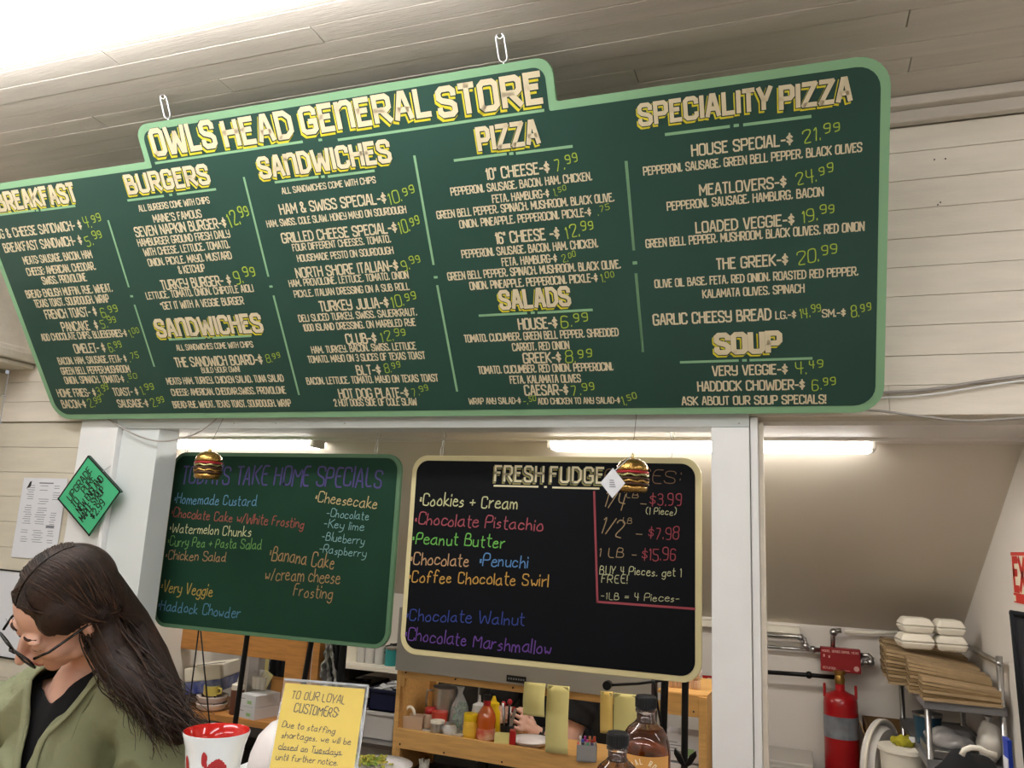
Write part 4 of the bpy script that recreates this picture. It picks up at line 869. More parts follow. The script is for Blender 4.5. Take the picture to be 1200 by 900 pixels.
# glove boxes right
for i in range(3):
    x0_, z0_ = R2(784, 898, .09)[0], R2(800, 857, .09)[1]
    p = RM @ Vector((R2(802, 870, .14)[0]-.01*0, .13, R2(800, 857, .13)[1]-.098*i+0))
    t = thing('glove_box', ('topmost', 'middle', 'lowest')[i]+' white box in the stack at the right end of the rack', 'box', p, (0, 0, -.05), 'white boxes stacked at the rack end')
    obj('carton', bx(B(), -.062, .062, -.05, .05, -.09, 0), M_paper, t, bevel=.001)
    obj('green_mark', bx(B(), .018, .045, -.0508, -.05, -.07, -.045), mat('pale green print', '#9cc08a', .7), t)
    g = B(); [bx(g, -.045, -.045+.03*(1+k % 2), -.0508, -.05, -.03-.010*k, -.027-.010*k) for k in range(4)]; obj('print', g, mat('grey print', '#8d8d96'), t)
obj('end_shelf', bx(B(), R2(780, 890)[0], xr-.018, .014, D, R2(800, 857, .13)[1]-.304, R2(800, 857, .13)[1]-.29), M_wood, rack)
t = thing('papers_clip', 'white papers clipped to the rack end beside the pillar', 'paper', RM @ Vector((xr+.002, .2, .9)))
g = B(); bx(g, .0, .003, -.12, .09, -.1, .13); obj('paper', g, M_paper, t); obj('clip', bx(B(), .003, .008, -.03, .0, .12, .135), M_black, t)
t = thing('wall_sticker', 'small red and white sticker on the kitchen wall left of the pillar', 'sign', aty(831, 800, 3.9))
obj('plate', bx(B(), -.03, .05, 0, .004, -.035, .03), M_red, t); obj('letter', letters(B(), 'C', (-.012, 0), (.022, 0), .034, .24, -.001), M_foam, t)

# ---- left pine rack
LM2 = Matrix.Translation((0, 3.1, 0)) @ Matrix.Rotation(math.radians(-2), 4, 'Z')
def L2(px, py, yo=0): return P2L(px, py, LM2, yo)
lr = thing('pine_rack', 'orange pine shelf rack under the green chalkboard', 'rack', M=LM2)
zt = L2(300, 752)[1]
obj('top_beam', bx(B(), L2(203, 745)[0], L2(340, 760)[0], 0, .03, L2(270, 767)[1], L2(270, 742)[1]), M_woodd, lr, bevel=.002)
obj('upright', bx(B(), L2(337, 780)[0], L2(360, 780)[0], -.02, .03, 0, zt+.05), M_woodd, lr, bevel=.002)
obj('upright', bx(B(), L2(368, 780)[0], L2(376, 780)[0], -.02, .03, 0, zt+.05), M_woodd, lr, bevel=.002)
obj('upright', bx(B(), L2(200, 780)[0]-.06, L2(200, 780)[0]-.02, 0, .03, 0, zt+.05), M_woodd, lr, bevel=.002)
zs = L2(280, 841)[1]
obj('shelf_board', bx(B(), L2(200, 840)[0]-.05, L2(338, 842)[0], -.01, .34, zs-.028, zs), M_woodd, lr, bevel=.001)
obj('hanging_rail', tube(B(), [(L2(365, 770)[0], .06, L2(380, 745)[1]), (L2(402, 770)[0], .06, L2(380, 745)[1])], .006, 8), M_steel, lr, smooth=True)
obj('grey_divider', bx(B(), L2(273, 800)[0], L2(284, 800)[0], .10, .22, zs, zt+.02), M_grey, lr)
obj('lower_shelf', bx(B(), L2(200, 840)[0]-.05, L2(338, 842)[0], .02, .34, zs-.42, zs-.40), mat('dark laminate', '#241c18'), lr)
def on_left(px, dy=.12, z=None): p = LM2 @ Vector((L2(px, 835, dy)[0], dy, zs if z is None else z)); return p
t = thing('potted_herb', 'potted green herb at the left end of the pine rack', 'plant', on_left(217, .2))
obj('pot', lathe(B(), [(.045, 0), (.055, .11), (.05, .11), (.04, .01), (.001, .01)], 24), mat('putty pot', '#8f8577', .7), t, smooth='auto')
g = B(); rd = random.Random(4)
for i in range(120):
    a = rd.uniform(0, 2*PI); r_ = rd.uniform(0, .08); c = Vector((r_*math.cos(a), r_*math.sin(a), .11+rd.uniform(0, .05))); d = Vector((rd.uniform(-1, 1), rd.uniform(-1, 1), rd.uniform(-.1, .8))).normalized()*.028; s = d.orthogonal().normalized()*.01
    g.faces.new([g.verts.new(c), g.verts.new(c+d*.5+s), g.verts.new(c+d), g.verts.new(c+d*.5-s)])
obj('leaves', g, mat('basil green', '#4f8a35', .6, var=.3, scale=30), t, kind='stuff')
t = thing('wrap_dispenser', 'white and blue film dispenser box, tilted, on the pine rack', 'box', on_left(247, .15, L2(247, 807, .15)[1]), (math.radians(0), math.radians(-9), .25))
obj('white_top', bx(B(), -.09, .09, -.11, .11, .055, .12), M_foam, t, bevel=.006); obj('blue_base', bx(B(), -.088, .088, -.108, .108, 0, .055), mat('blue print', '#2b3d8c', .4, col2='#8f96b8', scale=20), t, bevel=.003)
obj('black_slot', bx(B(), -.07, .07, -.02, -.008, .1195, .1215), M_black, t)
st = thing('wire_stand', 'black wire shelf stand that carries the film dispenser', 'stand', on_left(247, .15))
hz_ = L2(247, 807, .15)[1]-zs
g = B()
for sx in (-.085, .085):
    for sy in (-.09, .09): tube(g, [(sx, sy, 0), (sx, sy, hz_-.003+(-.013 if sx > 0 else .011)*-1)], .004, 6)
obj('legs', g, M_bmetal, st); obj('rail', tube(B(), [(-.085, -.09, hz_-.02), (.085, -.09, hz_-.008)], .003, 6), M_bmetal, st)
t = thing('yellow_mug', 'pale yellow mug upside of the white plates on the pine rack', 'mug', on_left(245, .05, zs+.065)); t['label'] = 'pale yellow mug standing on the stacked white bowls'
obj('cup', lathe(B(), [(.030, 0), (.036, .008), (.037, .045), (.034, .045), (.03, .008), (.001, .006)], 24), mat('pale yellow glaze', '#dccb6a', .3), t, smooth='auto')
obj('handle', tube(B(), [(.035, 0, .036), (.055, 0, .034), (.056, 0, .016), (.035, 0, .010)], .005, 8), MATS['pale yellow glaze'], t, smooth=True)
for i in range(2):
    t = thing('white_bowl', ('lower', 'upper')[i]+' of the two stacked white bowls on the pine rack', 'bowl', on_left(247, .06, zs+.032*i), group='stacked white bowls')
    obj('bowl', lathe(B(), [(.05, 0), (.066, .010), (.072, .028), (.073, .034), (.068, .033), (.05, .012), (.001, .01)], 32), mat('pinkish china', '#dfcdc6', .3), t, smooth=True)
    obj('foot_ring', lathe(B(), [(.045, 0), (.045, .006), (.04, .006), (.04, 0)], 24, cap=False), MATS['pinkish china'], t)
t = thing('sauce_bottle', 'brown squeeze bottle with white cap on the pine rack', 'bottle', on_left(276, .05))
obj('bottle', lathe(B(), [(.028, 0), (.03, .006), (.03, .105), (.027, .11)], 20), mat('brown sauce plastic', '#6b4232', .4), t, smooth='auto'); obj('cap', lathe(B(), [(.03, .108), (.029, .13), (.008, .14), (.004, .165)], 20), M_foam, t, smooth='auto')
for i in range(2):
    t = thing('glove_box', ('lower', 'upper')[i]+' white box beside the black post on the pine rack', 'box', on_left(303, .07, zs+.052*i), (0, 0, -.25), 'white boxes on the pine rack')
    obj('carton', bx(B(), -.055, .055, -.07, .07, 0, .050), M_paper, t, bevel=.001); obj('green_mark', bx(B(), .0, .03, -.0708, -.07, .012, .026), mat('pale green print', '#9cc08a'), t)
    obj('print', bx(B(), -.045, -.02, -.0708, -.07, .03, .033), mat('grey print', '#8d8d96'), t)
t = thing('bag_roll', 'crumpled clear bag of cups on top of the white boxes', 'bag', on_left(300, .10, zs+.104))
g = B(); sphere(g, (0, 0, .045), (.05, .04, .045), 24)
for v in g.verts: v.co += v.co.normalized()*.01*noise.noise(v.co*45)
obj('bag', g, mat('thin clear film', '#f0f2f2', .12, alpha=.22), t, smooth=True)
for i in range(3): obj('paper_cup', lathe(B(), [(.012, .005), (.017, .06)], 14), M_foam, t, smooth='auto').location = (-.02+.02*i, 0, 0)
for i, (px, z0_, z1_, lab) in enumerate(((299, 764, 792, 'yellow note left, hanging at the back of the pine rack'), (309, 765, 800, 'longer yellow note hanging beside the black coat'), (313, 785, 806, 'slanted yellow sheet above the white boxes'))):
    c = LM2 @ Vector((L2(px, 780, .16-.01*i)[0], .16-.01*i, L2(px, (z0_+z1_)/2, .16)[1])); hh = abs(L2(px, z0_, .16)[1]-L2(px, z1_, .16)[1])/2
    t = thing('yellow_note', lab, 'paper', c, (.05, (-.1, .05, .5)[i], 0), 'yellow notes on the pine rack'); obj('sheet', bx(B(), -.026, .026, 0, .0012, -hh, hh), mat('pale yellow slip', '#cfc586'), t); obj('tape', bx(B(), -.012, .012, -.001, 0, hh-.01, hh), MATS['tape'], t)
t = thing('black_coat', 'black cloth hanging behind the pine rack upright', 'coat', LM2 @ Vector((L2(328, 780, .2)[0], .2, L2(328, 794, .2)[1])))
g = B(); bmesh.ops.create_grid(g, x_segments=14, y_segments=12, size=.5)
for v in g.verts: x_, y_ = v.co.x, v.co.y; v.co = Vector((x_*(.085-.015*y_), .015*math.sin(x_*16)+.01*noise.noise(Vector((x_*5, y_*5, 0))), (y_+.5)*.13))
o = obj('cloth', g, mat('black cloth', '#121317', .9), t, smooth=True); o.modifiers.new('s', 'SOLIDIFY').thickness = .012
obj('collar', tube(B(), [(-.03, 0, .13), (0, -.01, .12), (.03, 0, .13)], .008, 8), mat('black cloth', '#121317'), t, smooth=True)
t = thing('cardboard_box', 'brown cardboard box below the black cloth on the pine rack', 'box', on_left(331, .2))
obj('carton', bx(B(), -.045, .045, -.05, .05, 0, .15), M_card, t, bevel=.002); obj('flap', box(B(), (0, -.05, .155), (.09, .002, .02), Matrix.Rotation(.3, 3, 'X')), M_card, t)
# black posts in the hatch
def post(px0, py0, px1, py1, y, r, label, z0=.63):
    a = aty(px0, py0, y); b = aty(px1, py1, y); d = (b-a); b2 = a+d*((z0-a.z)/d.z) if z0 is not None else b
    t = thing('black_post', label, 'post', b2, group='black metal display posts in the hatch'); tp = a-d.normalized()*.03
    obj('tube', tube(B(), [Vector((0, 0, 0)), tp-b2], r, 12), M_bmetal, t, smooth='auto')
    obj('end_plug', tube(B(), [tp-b2, tp-b2+Vector((0, 0, .008))], r*.8, 12), M_black, t); return t
post(289, 750, 276, 845, 2.62, .010, 'black post below the middle of the green chalkboard')
post(364, 756, 356, 800, 2.62, .010, 'black post behind the yellow notice, below the green chalkboard')
post(779, 798, 777, 860, 2.62, .012, 'left thicker black post behind the large syrup bottle')
post(803, 800, 802, 890, 2.62, .0105, 'right black post between the syrup bottle and the white pillar')
t = thing('wire_easel', 'thin black wire easel legs below the green chalkboard', 'stand', aty(233, 738, 2.6))
c = aty(233, 738, 2.6)
for q in ((221, 832), (247, 862)): obj('leg', tube(B(), [Vector((0, 0, .03)), aty(q[0], q[1], 2.6)-c+Vector((0, 0, -.0))], .0028, 8), M_bmetal, t, smooth=True)
t = thing('knob_arm', 'round black knob on a short arm below the fudge board', 'bracket', aty(712, 803, 2.6)); c = aty(712, 803, 2.6)
obj('knob', tube(B(), [(0, -.012, 0), (0, .012, 0)], .014, 20), M_bmetal, t, smooth='auto'); obj('arm', tube(B(), [(0, 0, 0), aty(748, 801, 2.6)-c, aty(779, 797, 2.6)-c], .0045, 8), M_bmetal, t, smooth=True)
obj('cord', tube(B(), sag(aty(766, 798, 2.59)-c, aty(779, 868, 2.59)-c, .01), .004, 8), M_bmetal, t, smooth=True)
t = thing('black_leaf_ornament', 'black leaf shaped metal ornament at foot of the right post', 'ornament', aty(803, 900, 2.45))
for s in (-1, 1):
    g = B(); pts = [(0, 0), (.018, .012), (.032, .035), (.030, .05), (.012, .035), (0, .01)]
    prism(g, [(x_*s, z_) for x_, z_ in pts], -.006, .006); obj('leaf', g, M_bmetal, t, bevel=.002)
# front plates at the hatch
bp_ = aty(343, 905, 1.43)
t = thing('white_bowl', 'upturned white bowl behind the mug and the yellow notice', 'bowl', (bp_.x, 1.42, CZ))
obj('bowl', lathe(B(), [(.080, 0), (.082, .004), (.078, .03), (.066, .062), (.046, .084), (.030, .090), (.001, .091)], 48), MATS['white china'], t, smooth=True); obj('foot_ring', lathe(B(), [(.030, .088), (.030, .094), (.026, .094), (.026, .088)], 32, cap=False), MATS['white china'], t, smooth=True)
t = thing('serving_plate', 'white plate with chopped salad at the hatch, left of the plywood rack', 'plate', aty(445, 903, 2.35)); c = aty(445, 903, 2.35)
obj('plate', lathe(B(), [(.05, 0), (.07, .006), (.10, .018), (.101, .020), (.07, .011), (.001, .009)], 48), MATS['white china'], t, smooth=True)
g = B(); rd = random.Random(2)
for i in range(70):
    p = Vector((-.035+rd.gauss(0, .022), rd.gauss(0, .02), .015+rd.uniform(0, .022))); box(g, p, (.012, .010, .005), Matrix.Rotation(rd.uniform(0, 3), 3, 'Z') @ Matrix.Rotation(rd.uniform(-.6, .6), 3, 'X'))
obj('salad', g, mat('chopped salad', '#c8b34a', .6, col2='#5f8a3a', scale=60), t, kind='stuff')
# ---- back shelves between the racks
def SB(px, py, y=3.9): return aty(px, py, y)
sh = thing('wall_shelf', 'white wall shelf of jars between the two chalkboards', 'shelf', SB(430, 773))
a = SB(398, 771); b = SB(478, 780); zt2 = a.z
obj('board', bx(B(), a.x-.05, -1.80, 3.75, 4.19, zt2-.022, zt2), M_foam, sh, world=True, bevel=.002)
for px in (417,): x_ = SB(px, 780).x; obj('bracket', bx(B(), x_-.018, x_+.018, 3.80, 4.19, zt2-.085, zt2-.022), M_black, sh, world=True)
def onshelf(px, y=3.85): p = aty(px, 772, y); return Vector((p.x, y, zt2))
t = thing('white_tub', 'white plastic tub at the left end of the wall shelf', 'tub', onshelf(410)); obj('tub', lathe(B(), [(.05, 0), (.06, .10), (.062, .11)], 24), M_foam, t, smooth='auto'); obj('lid', lathe(B(), [(.064, .11), (.064, .118), (.001, .12)], 24), M_foam, t, smooth='auto')
for i, px in enumerate((424, 434, 445)):
    t = thing('storage_jar', ('clear jar next to the white tub', 'middle clear jar on the wall shelf', 'clear jar left of the teal tin')[i], 'jar', onshelf(px), group='jars on the wall shelf'); obj('glass', lathe(B(), [(.026, 0), (.028, .09), (.022, .10)], 20), M_cloud, t, smooth='auto'); obj('lid', lathe(B(), [(.025, .10), (.025, .12), (.001, .121)], 20), (M_steel, M_foam, M_steel)[i], t, smooth='auto')
t = thing('teal_tin', 'teal tin at the right end of the wall shelf', 'tin', onshelf(459)); obj('tin', lathe(B(), [(.035, 0), (.035, .08)], 24), mat('teal paint', '#2f8a8c', .4), t, smooth='auto'); obj('lid', lathe(B(), [(.036, .08), (.036, .09), (.001, .091)], 24), M_steel, t, smooth='auto')
ws = thing('wire_shelf', 'black wire shelf edge above the wall shelf between the boards', 'shelf', SB(460, 756)); a = SB(449, 758); b = SB(485, 752)
g = B()
for k in range(6): tube(g, [(a.x+.03*k, 3.85, a.z), (a.x+.03*k, 4.18, a.z)], .004, 6)
for yy in (3.85, 4.0, 4.15): tube(g, [(a.x-.01, yy, a.z+.002), (a.x+.17, yy, a.z+.002)], .005, 6)
obj('wires', g, M_bmetal, ws, world=True)
g = B(); tube(g, [(a.x-.01, 3.85, a.z), (a.x+.01, 3.85, a.z-.04), (a.x+.07, 3.85, a.z), (a.x+.1, 3.85, a.z-.04), (a.x+.15, 3.85, a.z)], .004, 6); obj('zigzag', g, M_bmetal, ws, world=True)
# bins on a lower shelf
z2s = aty(440, 861, 3.7).z
s2 = thing('steel_shelf', 'grey steel shelf holding the navy and clear bins', 'shelf', aty(440, 861, 3.7)); x0_, x1_ = aty(378, 855, 3.7).x-.0, -1.80
obj('board', bx(B(), x0_, x1_, 3.55, 3.94, z2s-.02, z2s), M_steel, s2, world=True, bevel=.002); [obj('leg', bx(B(), xx-.012, xx+.012, 3.6, 3.624, 0, z2s-.02), M_steel, s2, world=True) for xx in (x0_+.02, x1_-.02)]
def bin_(name, label, px0, px1, pyt, pyb, y, m, z0, parts=True):
    a, b = aty(px0, pyb, y), aty(px1, pyb, y); w_ = (b.x-a.x)/2; h = aty((px0+px1)/2, pyt, y).z-z0
    t = thing(name, label, 'bin', ((a.x+b.x)/2, y, z0)); g = B(); D_ = .30
    o0 = [(-w_*.94, 0), (w_*.94, 0), (w_, h), (-w_, h)]
    for s in (0,): 
        prism(g, [(-w_*.94, 0), (w_*.94, 0), (w_, h), (w_-.006, h), (w_*.94-.006, .006), (-w_*.94+.006, .006), (-w_+.006, h), (-w_, h)], 0, D_)
        bx(g, -w_*.97, w_*.97, 0, .005, 0, h); bx(g, -w_*.97, w_*.97, D_-.005, D_, 0, h)
    obj('body', g, m, t); r_ = B(); bx(r_, -w_-.006, w_+.006, -.008, .0, h-.014, h); bx(r_, -w_-.008, -w_, -.008, D_, h-.014, h); bx(r_, w_, w_+.008, -.008, D_, h-.014, h); obj('rim', r_, m, t, bevel=.002)
    return t, w_, h
t, w_, h = bin_('clear_bin', 'cloudy clear plastic bin under the navy bin', 424, 462, 834, 858, 3.62, M_cloud, z2s)
t2, w2, h2 = bin_('navy_bin', 'navy blue bin heaped with white papers on the clear bin', 431, 466, 808, 834, 3.63, mat('navy plastic', '#141d3c', .4), z2s+h+.002)
g = B(); rd = random.Random(8)
for i in range(14): box(g, (rd.uniform(-w2*.8, w2*.8), rd.uniform(.03, .2), h2-.005+rd.uniform(0, .02)), (.06, .05, .004), Matrix.Rotation(rd.uniform(-.5, .5), 3, 'Y') @ Matrix.Rotation(rd.uniform(0, 3), 3, 'Z'))
obj('papers', g, M_paper, t2, kind='stuff')
t = thing('bottle_tray', 'flat black tray with cups on the far ledge behind the yellow notice', 'tray', aty(415, 803, 3.97)); w_ = (aty(436, 800, 3.97).x-aty(394, 800, 3.97).x)/2
obj('tray', bx(B(), -w_, w_, 0, .2, 0, .02), M_black, t, bevel=.003)
for k in range(4): obj('cup', lathe(B(), [(.02, .02), (.024, .035), (.015, .036)], 16), M_bmetal, t).location = (-w_+.035+.045*k, .03, 0)
lg = thing('white_ledge', 'white ledge board under the black tray at the back wall', 'shelf', aty(420, 806, 4.0)); zz_ = aty(415, 803, 3.97).z
obj('ledge', bx(B(), -2.55, -1.80, 3.95, 4.19, zz_-.05, zz_), M_foam, lg, world=True, bevel=.003); obj('bracket', bx(B(), -2.2, -2.17, 3.97, 4.19, zz_-.12, zz_-.05), M_black, lg, world=True)
# grey bag and dark strip
t = thing('grey_bag', 'crumpled grey plastic bag hanging right of the pine upright', 'bag', aty(383, 800, 3.15)); c = aty(383, 800, 3.15)
g = B(); bmesh.ops.create_grid(g, x_segments=16, y_segments=26, size=.5)
for v in g.verts: x_, y_ = v.co.x, v.co.y; v.co = Vector((x_*(.035+.05*(.5-y_))+.02*(.5-y_)+.006*noise.noise(Vector((x_*6, y_*8, 1))), .02*math.sin(x_*14+y_*3)+.02*noise.noise(Vector((x_*7, y_*9, 3))), (y_+.5)*.17-.01))
o = obj('bag', g, mat('grey film', '#8b8a8a', .25, alpha=.9), t, smooth=True); o.modifiers.new('s', 'SOLIDIFY').thickness = .01; obj('hook', tube(B(), [(-.02, 0, .15), (-.02, 0, .2)], .003, 6), M_steel, t)
t = thing('black_apron', 'black apron hanging beside the grey bag', 'apron', aty(394, 800, 3.16)); g = B(); bmesh.ops.create_grid(g, x_segments=14, y_segments=8, size=.5)
for v in g.verts: x_, y_ = v.co.x, v.co.y; v.co = Vector((x_*.055+.0*y_, .012*math.sin(x_*15), (y_+.5)*.2-.02))
o = obj('cloth', g, mat('black cloth', '#121317'), t, smooth=True); o.modifiers.new('s', 'SOLIDIFY').thickness = .008; obj('strap', tube(B(), [(-.02, 0, .17), (0, 0, L2(380, 745)[1]-aty(394, 800, 3.16).z), (.02, 0, .17)], .003, 6), mat('black cloth', '#121317'), t)
# dark cooking equipment at the back
eq = thing('dark_fridge', 'dark steel kitchen cabinet behind the jars and the cook', 'fridge', (-1.2, 3.9, 0))
obj('body', bx(B(), -1.77, -.66, 3.80, 4.19, 0, 1.16), M_dark, eq, world=True, bevel=.01)
for k in range(3): x_ = -1.77+.37*k; obj('door', bx(B(), x_+.005, x_+.363, 3.78, 3.80, .1, 1.13), M_dark, eq, world=True, bevel=.004)
for k in range(3): x_ = -1.77+.37*k; obj('handle', tube(B(), [(x_+.32, 3.77, .55), (x_+.32, 3.75, .58), (x_+.32, 3.75, .92), (x_+.32, 3.77, .95)], .006, 8), M_steel, eq, world=True, smooth=True)
eq2 = thing('low_cabinet', 'dark cabinet low behind the pine rack', 'cabinet', (-2.6, 3.6, 0)); obj('body', bx(B(), -2.75, -2.42, 3.56, 3.8, 0, z2s-.06), M_dark, eq2, world=True, bevel=.01); obj('door', bx(B(), -2.7, -2.45, 3.545, 3.56, .05, z2s-.12), M_dark, eq2, world=True, bevel=.004)
for i in range(2):
    zc = aty(830, (683, 727)[i], 4.15).z; tt = prop(obj('trim_%d' % (6+i), bx(B(), -.66, .02, 4.14, 4.2, zc-.03, zc), M_foam), kind='structure')

# ================================================================== RIGHT ROOM
KB = 4.19
def kb_(px, py, y=KB): return aty(px, py, y)
c = kb_(983, 774, 4.06)
pl = thing('fire_control_plate', 'red fire suppression plate above the red cylinder', 'sign', kb_(985, 774, 4.08)); w_ = (kb_(1008, 775, 4.08).x-kb_(961, 775, 4.08).x)/2; h_ = (kb_(985, 760, 4.08).z-kb_(985, 788, 4.08).z)/2
obj('plate', bx(B(), -w_, w_, 0, .05, -h_, h_), mat('matte red plate', '#8c1218', .45), pl, bevel=.003)
M_pp = mat('pale plate print', '#dba6a0', .6)
g = B()
for s, x0, x1 in (('MODEL', -.92, -.5), ('SERVICE', -.42, 0), ('CONTROL', .04, .48), ('HEAD', .55, .92)): letters(g, s, (w_*x0, h_*.72), (w_*x1, h_*.72), h_*.17, .2, -.001)
letters(g, 'ACTUATION', (-w_*.9, -h_*.68), (-w_*.25, -h_*.72), h_*.18, .18, -.001)
bx(g, -w_*.3, w_*.45, -.001, 0, -h_*.84, -h_*.80); bx(g, -w_*.86, -w_*.78, -.001, 0, h_*.2, h_*.42); bx(g, -w_*.6, -w_*.52, -.001, 0, h_*.15, h_*.35)
g.faces.new([g.verts.new((w_*.78+.012*math.cos(a), -.001, -h_*.6+.012*math.sin(a))) for a in [2*PI*i/12 for i in range(12)]])
obj('plate_print', g, M_pp, pl)
x0_, x1_ = kb_(964, 850, 4.05).x, kb_(1005, 850, 4.05).x; R = (x1_-x0_)/2; zt3 = kb_(984, 810, 4.05).z
tk = thing('fire_cylinder', 'tall red fire suppression cylinder with silver band', 'cylinder', ((x0_+x1_)/2+.005, 4.05, 0))
obj('tank', lathe(B(), [(R*.8, .05), (R, .07), (R, zt3-.055), (R*.97, zt3-.035), (R*.8, zt3-.012), (R*.4, zt3), (R*.28, zt3+.005), (R*.28, zt3+.035)], 40), M_red, tk, smooth=True)
zb1, zb0 = kb_(984, 841, 4.05-R).z, kb_(984, 867, 4.05-R).z
obj('silver_label', lathe(B(), [(R*1.012, zb0), (R*1.012, zb1)], 40, cap=False), mat('scuffed silver label', '#9aa0a8', .4, .3, col2='#70757e', scale=12), tk, smooth=True)
for s in (-1, 1): obj('lug', bx(B(), s*R*.9-.006, s*R*.9+.006, -.006, .006, zt3-.03, zt3+.03), M_red, tk, bevel=.003)
obj('valve', lathe(B(), [(.02, zt3+.03), (.024, zt3+.05), (.018, zt3+.07), (.026, zt3+.075), (.026, zt3+.09)], 20), mat('brass', '#b08a4a', .3, .9), tk, smooth='auto')
def pipe(label, pts, y, r, m, fit=()):
    P = [kb_(px, py, y) for px, py in pts]; o = P[0]; t = thing('pipe', label, 'pipe', o)
    obj('tube', tube(B(), [p-o for p in P], r, 10), m, t, smooth=True)
    for q in fit: obj('fitting', sphere(B(), kb_(*q, y)-o, r*1.7, 12), m, t, smooth=True)
pipe('upper steel pipe on the kitchen wall left of the red plate', [(890, 744), (936, 746), (943, 749), (944, 756), (950, 760), (965, 762)], 4.13, .010, M_steel, [(938, 747), (944, 757), (953, 761)])
pipe('lower thin steel pipe on the kitchen wall left of the red plate', [(890, 757), (966, 763)], 4.15, .008, M_steel)
pipe('black pipe running to the top of the red cylinder', [(890, 787), (948, 791), (982, 794)], 4.10, .010, M_bmetal, [(948, 791)])
pipe('steel pipe rising from the red plate to the slope', [(976, 762), (976, 744), (979, 739), (986, 739)], 4.12, .011, M_steel, [(977, 741)])
pipe('short looped steel pipe right of the red plate', [(1006, 768), (1018, 768), (1022, 772), (1021, 777), (1006, 776)], 4.12, .011, M_steel, [(1020, 776), (1009, 776)])
pipe('white pipe along the top of the kitchen wall', [(990, 740), (1020, 742), (1052, 741)], 4.15, .008, M_foam)
t = thing('white_box', 'low white enamel box at the pillar foot, lower left of the cylinder', 'box', kb_(925, 905, 4.0)); a, b = kb_(895, 884, 4.0), kb_(953, 889, 4.0); c = kb_(925, 905, 4.0)
obj('body', bx(B(), a.x-.2-c.x, b.x-c.x, -.12, .15, -.3, b.z-c.z), mat('greyish enamel', '#b9b5ae', .4), t, bevel=.006); obj('door', bx(B(), a.x-c.x, b.x-c.x-.015, -.128, -.12, -.28, b.z-c.z-.02), mat('greyish enamel', '#b9b5ae'), t, bevel=.003)
# foam lid / fan-like disc standing on edge, and box
t = thing('round_white_lid', 'round white plastic tub standing on edge beside the cylinder', 'tub', kb_(1028, 905, 3.78), (0, 0, math.radians(62)))
c = kb_(1028, 905, 3.78); Hh = kb_(1028, 842, 3.78).z-c.z; g = B(); lathe(g, [(.16, 0), (.175, .01), (.175, .025), (.165, .03), (.155, .015), (.14, .05), (.001, .052)], 48)
g.transform(Matrix.Translation((0, 0, Hh-.175)) @ Matrix.Rotation(PI/2, 4, 'X')); obj('tub', g, mat('translucent white plastic', '#d9d5d0', .35), t, smooth='auto')
g = B(); tube(g, [(.172*math.cos(a), -.028, Hh-.175+.172*math.sin(a)) for a in [2*PI*i/40 for i in range(40)]], .006, 8, closed=True); obj('rim', g, M_foam, t, smooth=True)
t = thing('cardboard_box', 'open cardboard box behind the round white tub', 'box', kb_(1038, 910, 4.04)); c = kb_(1038, 910, 4.04); a, b = kb_(1014, 846, 4.03), kb_(1062, 852, 4.03)
w0, w1, h = a.x-c.x, b.x-c.x, (a.z+b.z)/2-c.z
g = B(); bx(g, w0, w1, .15, .155, -.1, h); bx(g, w0, w0+.006, -.05, .155, -.1, h); bx(g, w1-.006, w1, -.05, .155, -.1, h); bx(g, w0, w1, -.05, -.044, -.1, h-.05); bx(g, w0, w1, -.05, .155, -.11, -.1); obj('carton', g, mat('dull cardboard', '#7d5d38', .8, var=.15), t); obj('flap', box(B(), (w0-.012, .05, h-.03), (.004, .2, .07), Matrix.Rotation(-.35, 3, 'Y')), mat('light cardboard', '#b08c5c', .8), t)
t = thing('white_bucket', 'white plastic bucket below the wire shelf', 'bucket', kb_(1060, 912, 3.62)); obj('bucket', lathe(B(), [(.07, -.15), (.085, .09), (.088, .1), (.08, .1)], 32), M_foam, t, smooth='auto'); obj('lid', lathe(B(), [(.092, .10), (.092, .115), (.001, .118)], 32), M_foam, t, smooth='auto')
t = thing('yellow_sponge', 'yellow and green cloth on the white bucket', 'cloth', kb_(1060, 912, 3.62)+Vector((0, 0, .118))); g = B(); sphere(g, (0, 0, .018), (.045, .03, .02), 18)
for v in g.verts: v.co += Vector((0, 0, 1))*.012*noise.noise(v.co*50)
obj('cloth', g, mat('yellow green cloth', '#b5ad2e', .9, var=.4, scale=30), t, smooth=True); obj('tag', box(B(), (.03, -.02, .03), (.02, .004, .02)), M_paper, t)
# wire shelving along the right wall
SX0, SX1, SY0, SY1 = .43, .69, 3.32, 4.1
shz = aty(1095, 815, 3.3).z-.02
sv = thing('shelving_unit', 'grey metal shelving against the kitchen right wall', 'shelf', ((SX0+SX1)/2, 3.7, 0))
levels = [shz, shz-.2, shz-.42]
for z_ in levels:
    g = B(); bx(g, SX0, SX1, SY0, SY0+.012, z_-.03, z_); bx(g, SX0, SX1, SY1-.012, SY1, z_-.03, z_); bx(g, SX0, SX0+.012, SY0, SY1, z_-.03, z_); bx(g, SX1-.012, SX1, SY0, SY1, z_-.03, z_); bx(g, SX0, SX1, SY0, SY1, z_-.01, z_-.006)
    obj('shelf', g, mat('dull zinc', '#8f9094', .45, .5), sv, world=True)
for x_ in (SX0+.012, SX1-.012):
    for y_ in (SY0+.012, SY1-.012): obj('post', tube(B(), [(x_, y_, 0), (x_, y_, shz+(.17 if x_ > .5 else .0))], .011, 10), M_steel, sv, world=True, smooth=True)
obj('side_rail', tube(B(), [(SX1-.012, SY0, shz+.145), (SX1-.012, SY1, shz+.145)], .010, 10), M_steel, sv, world=True, smooth=True)
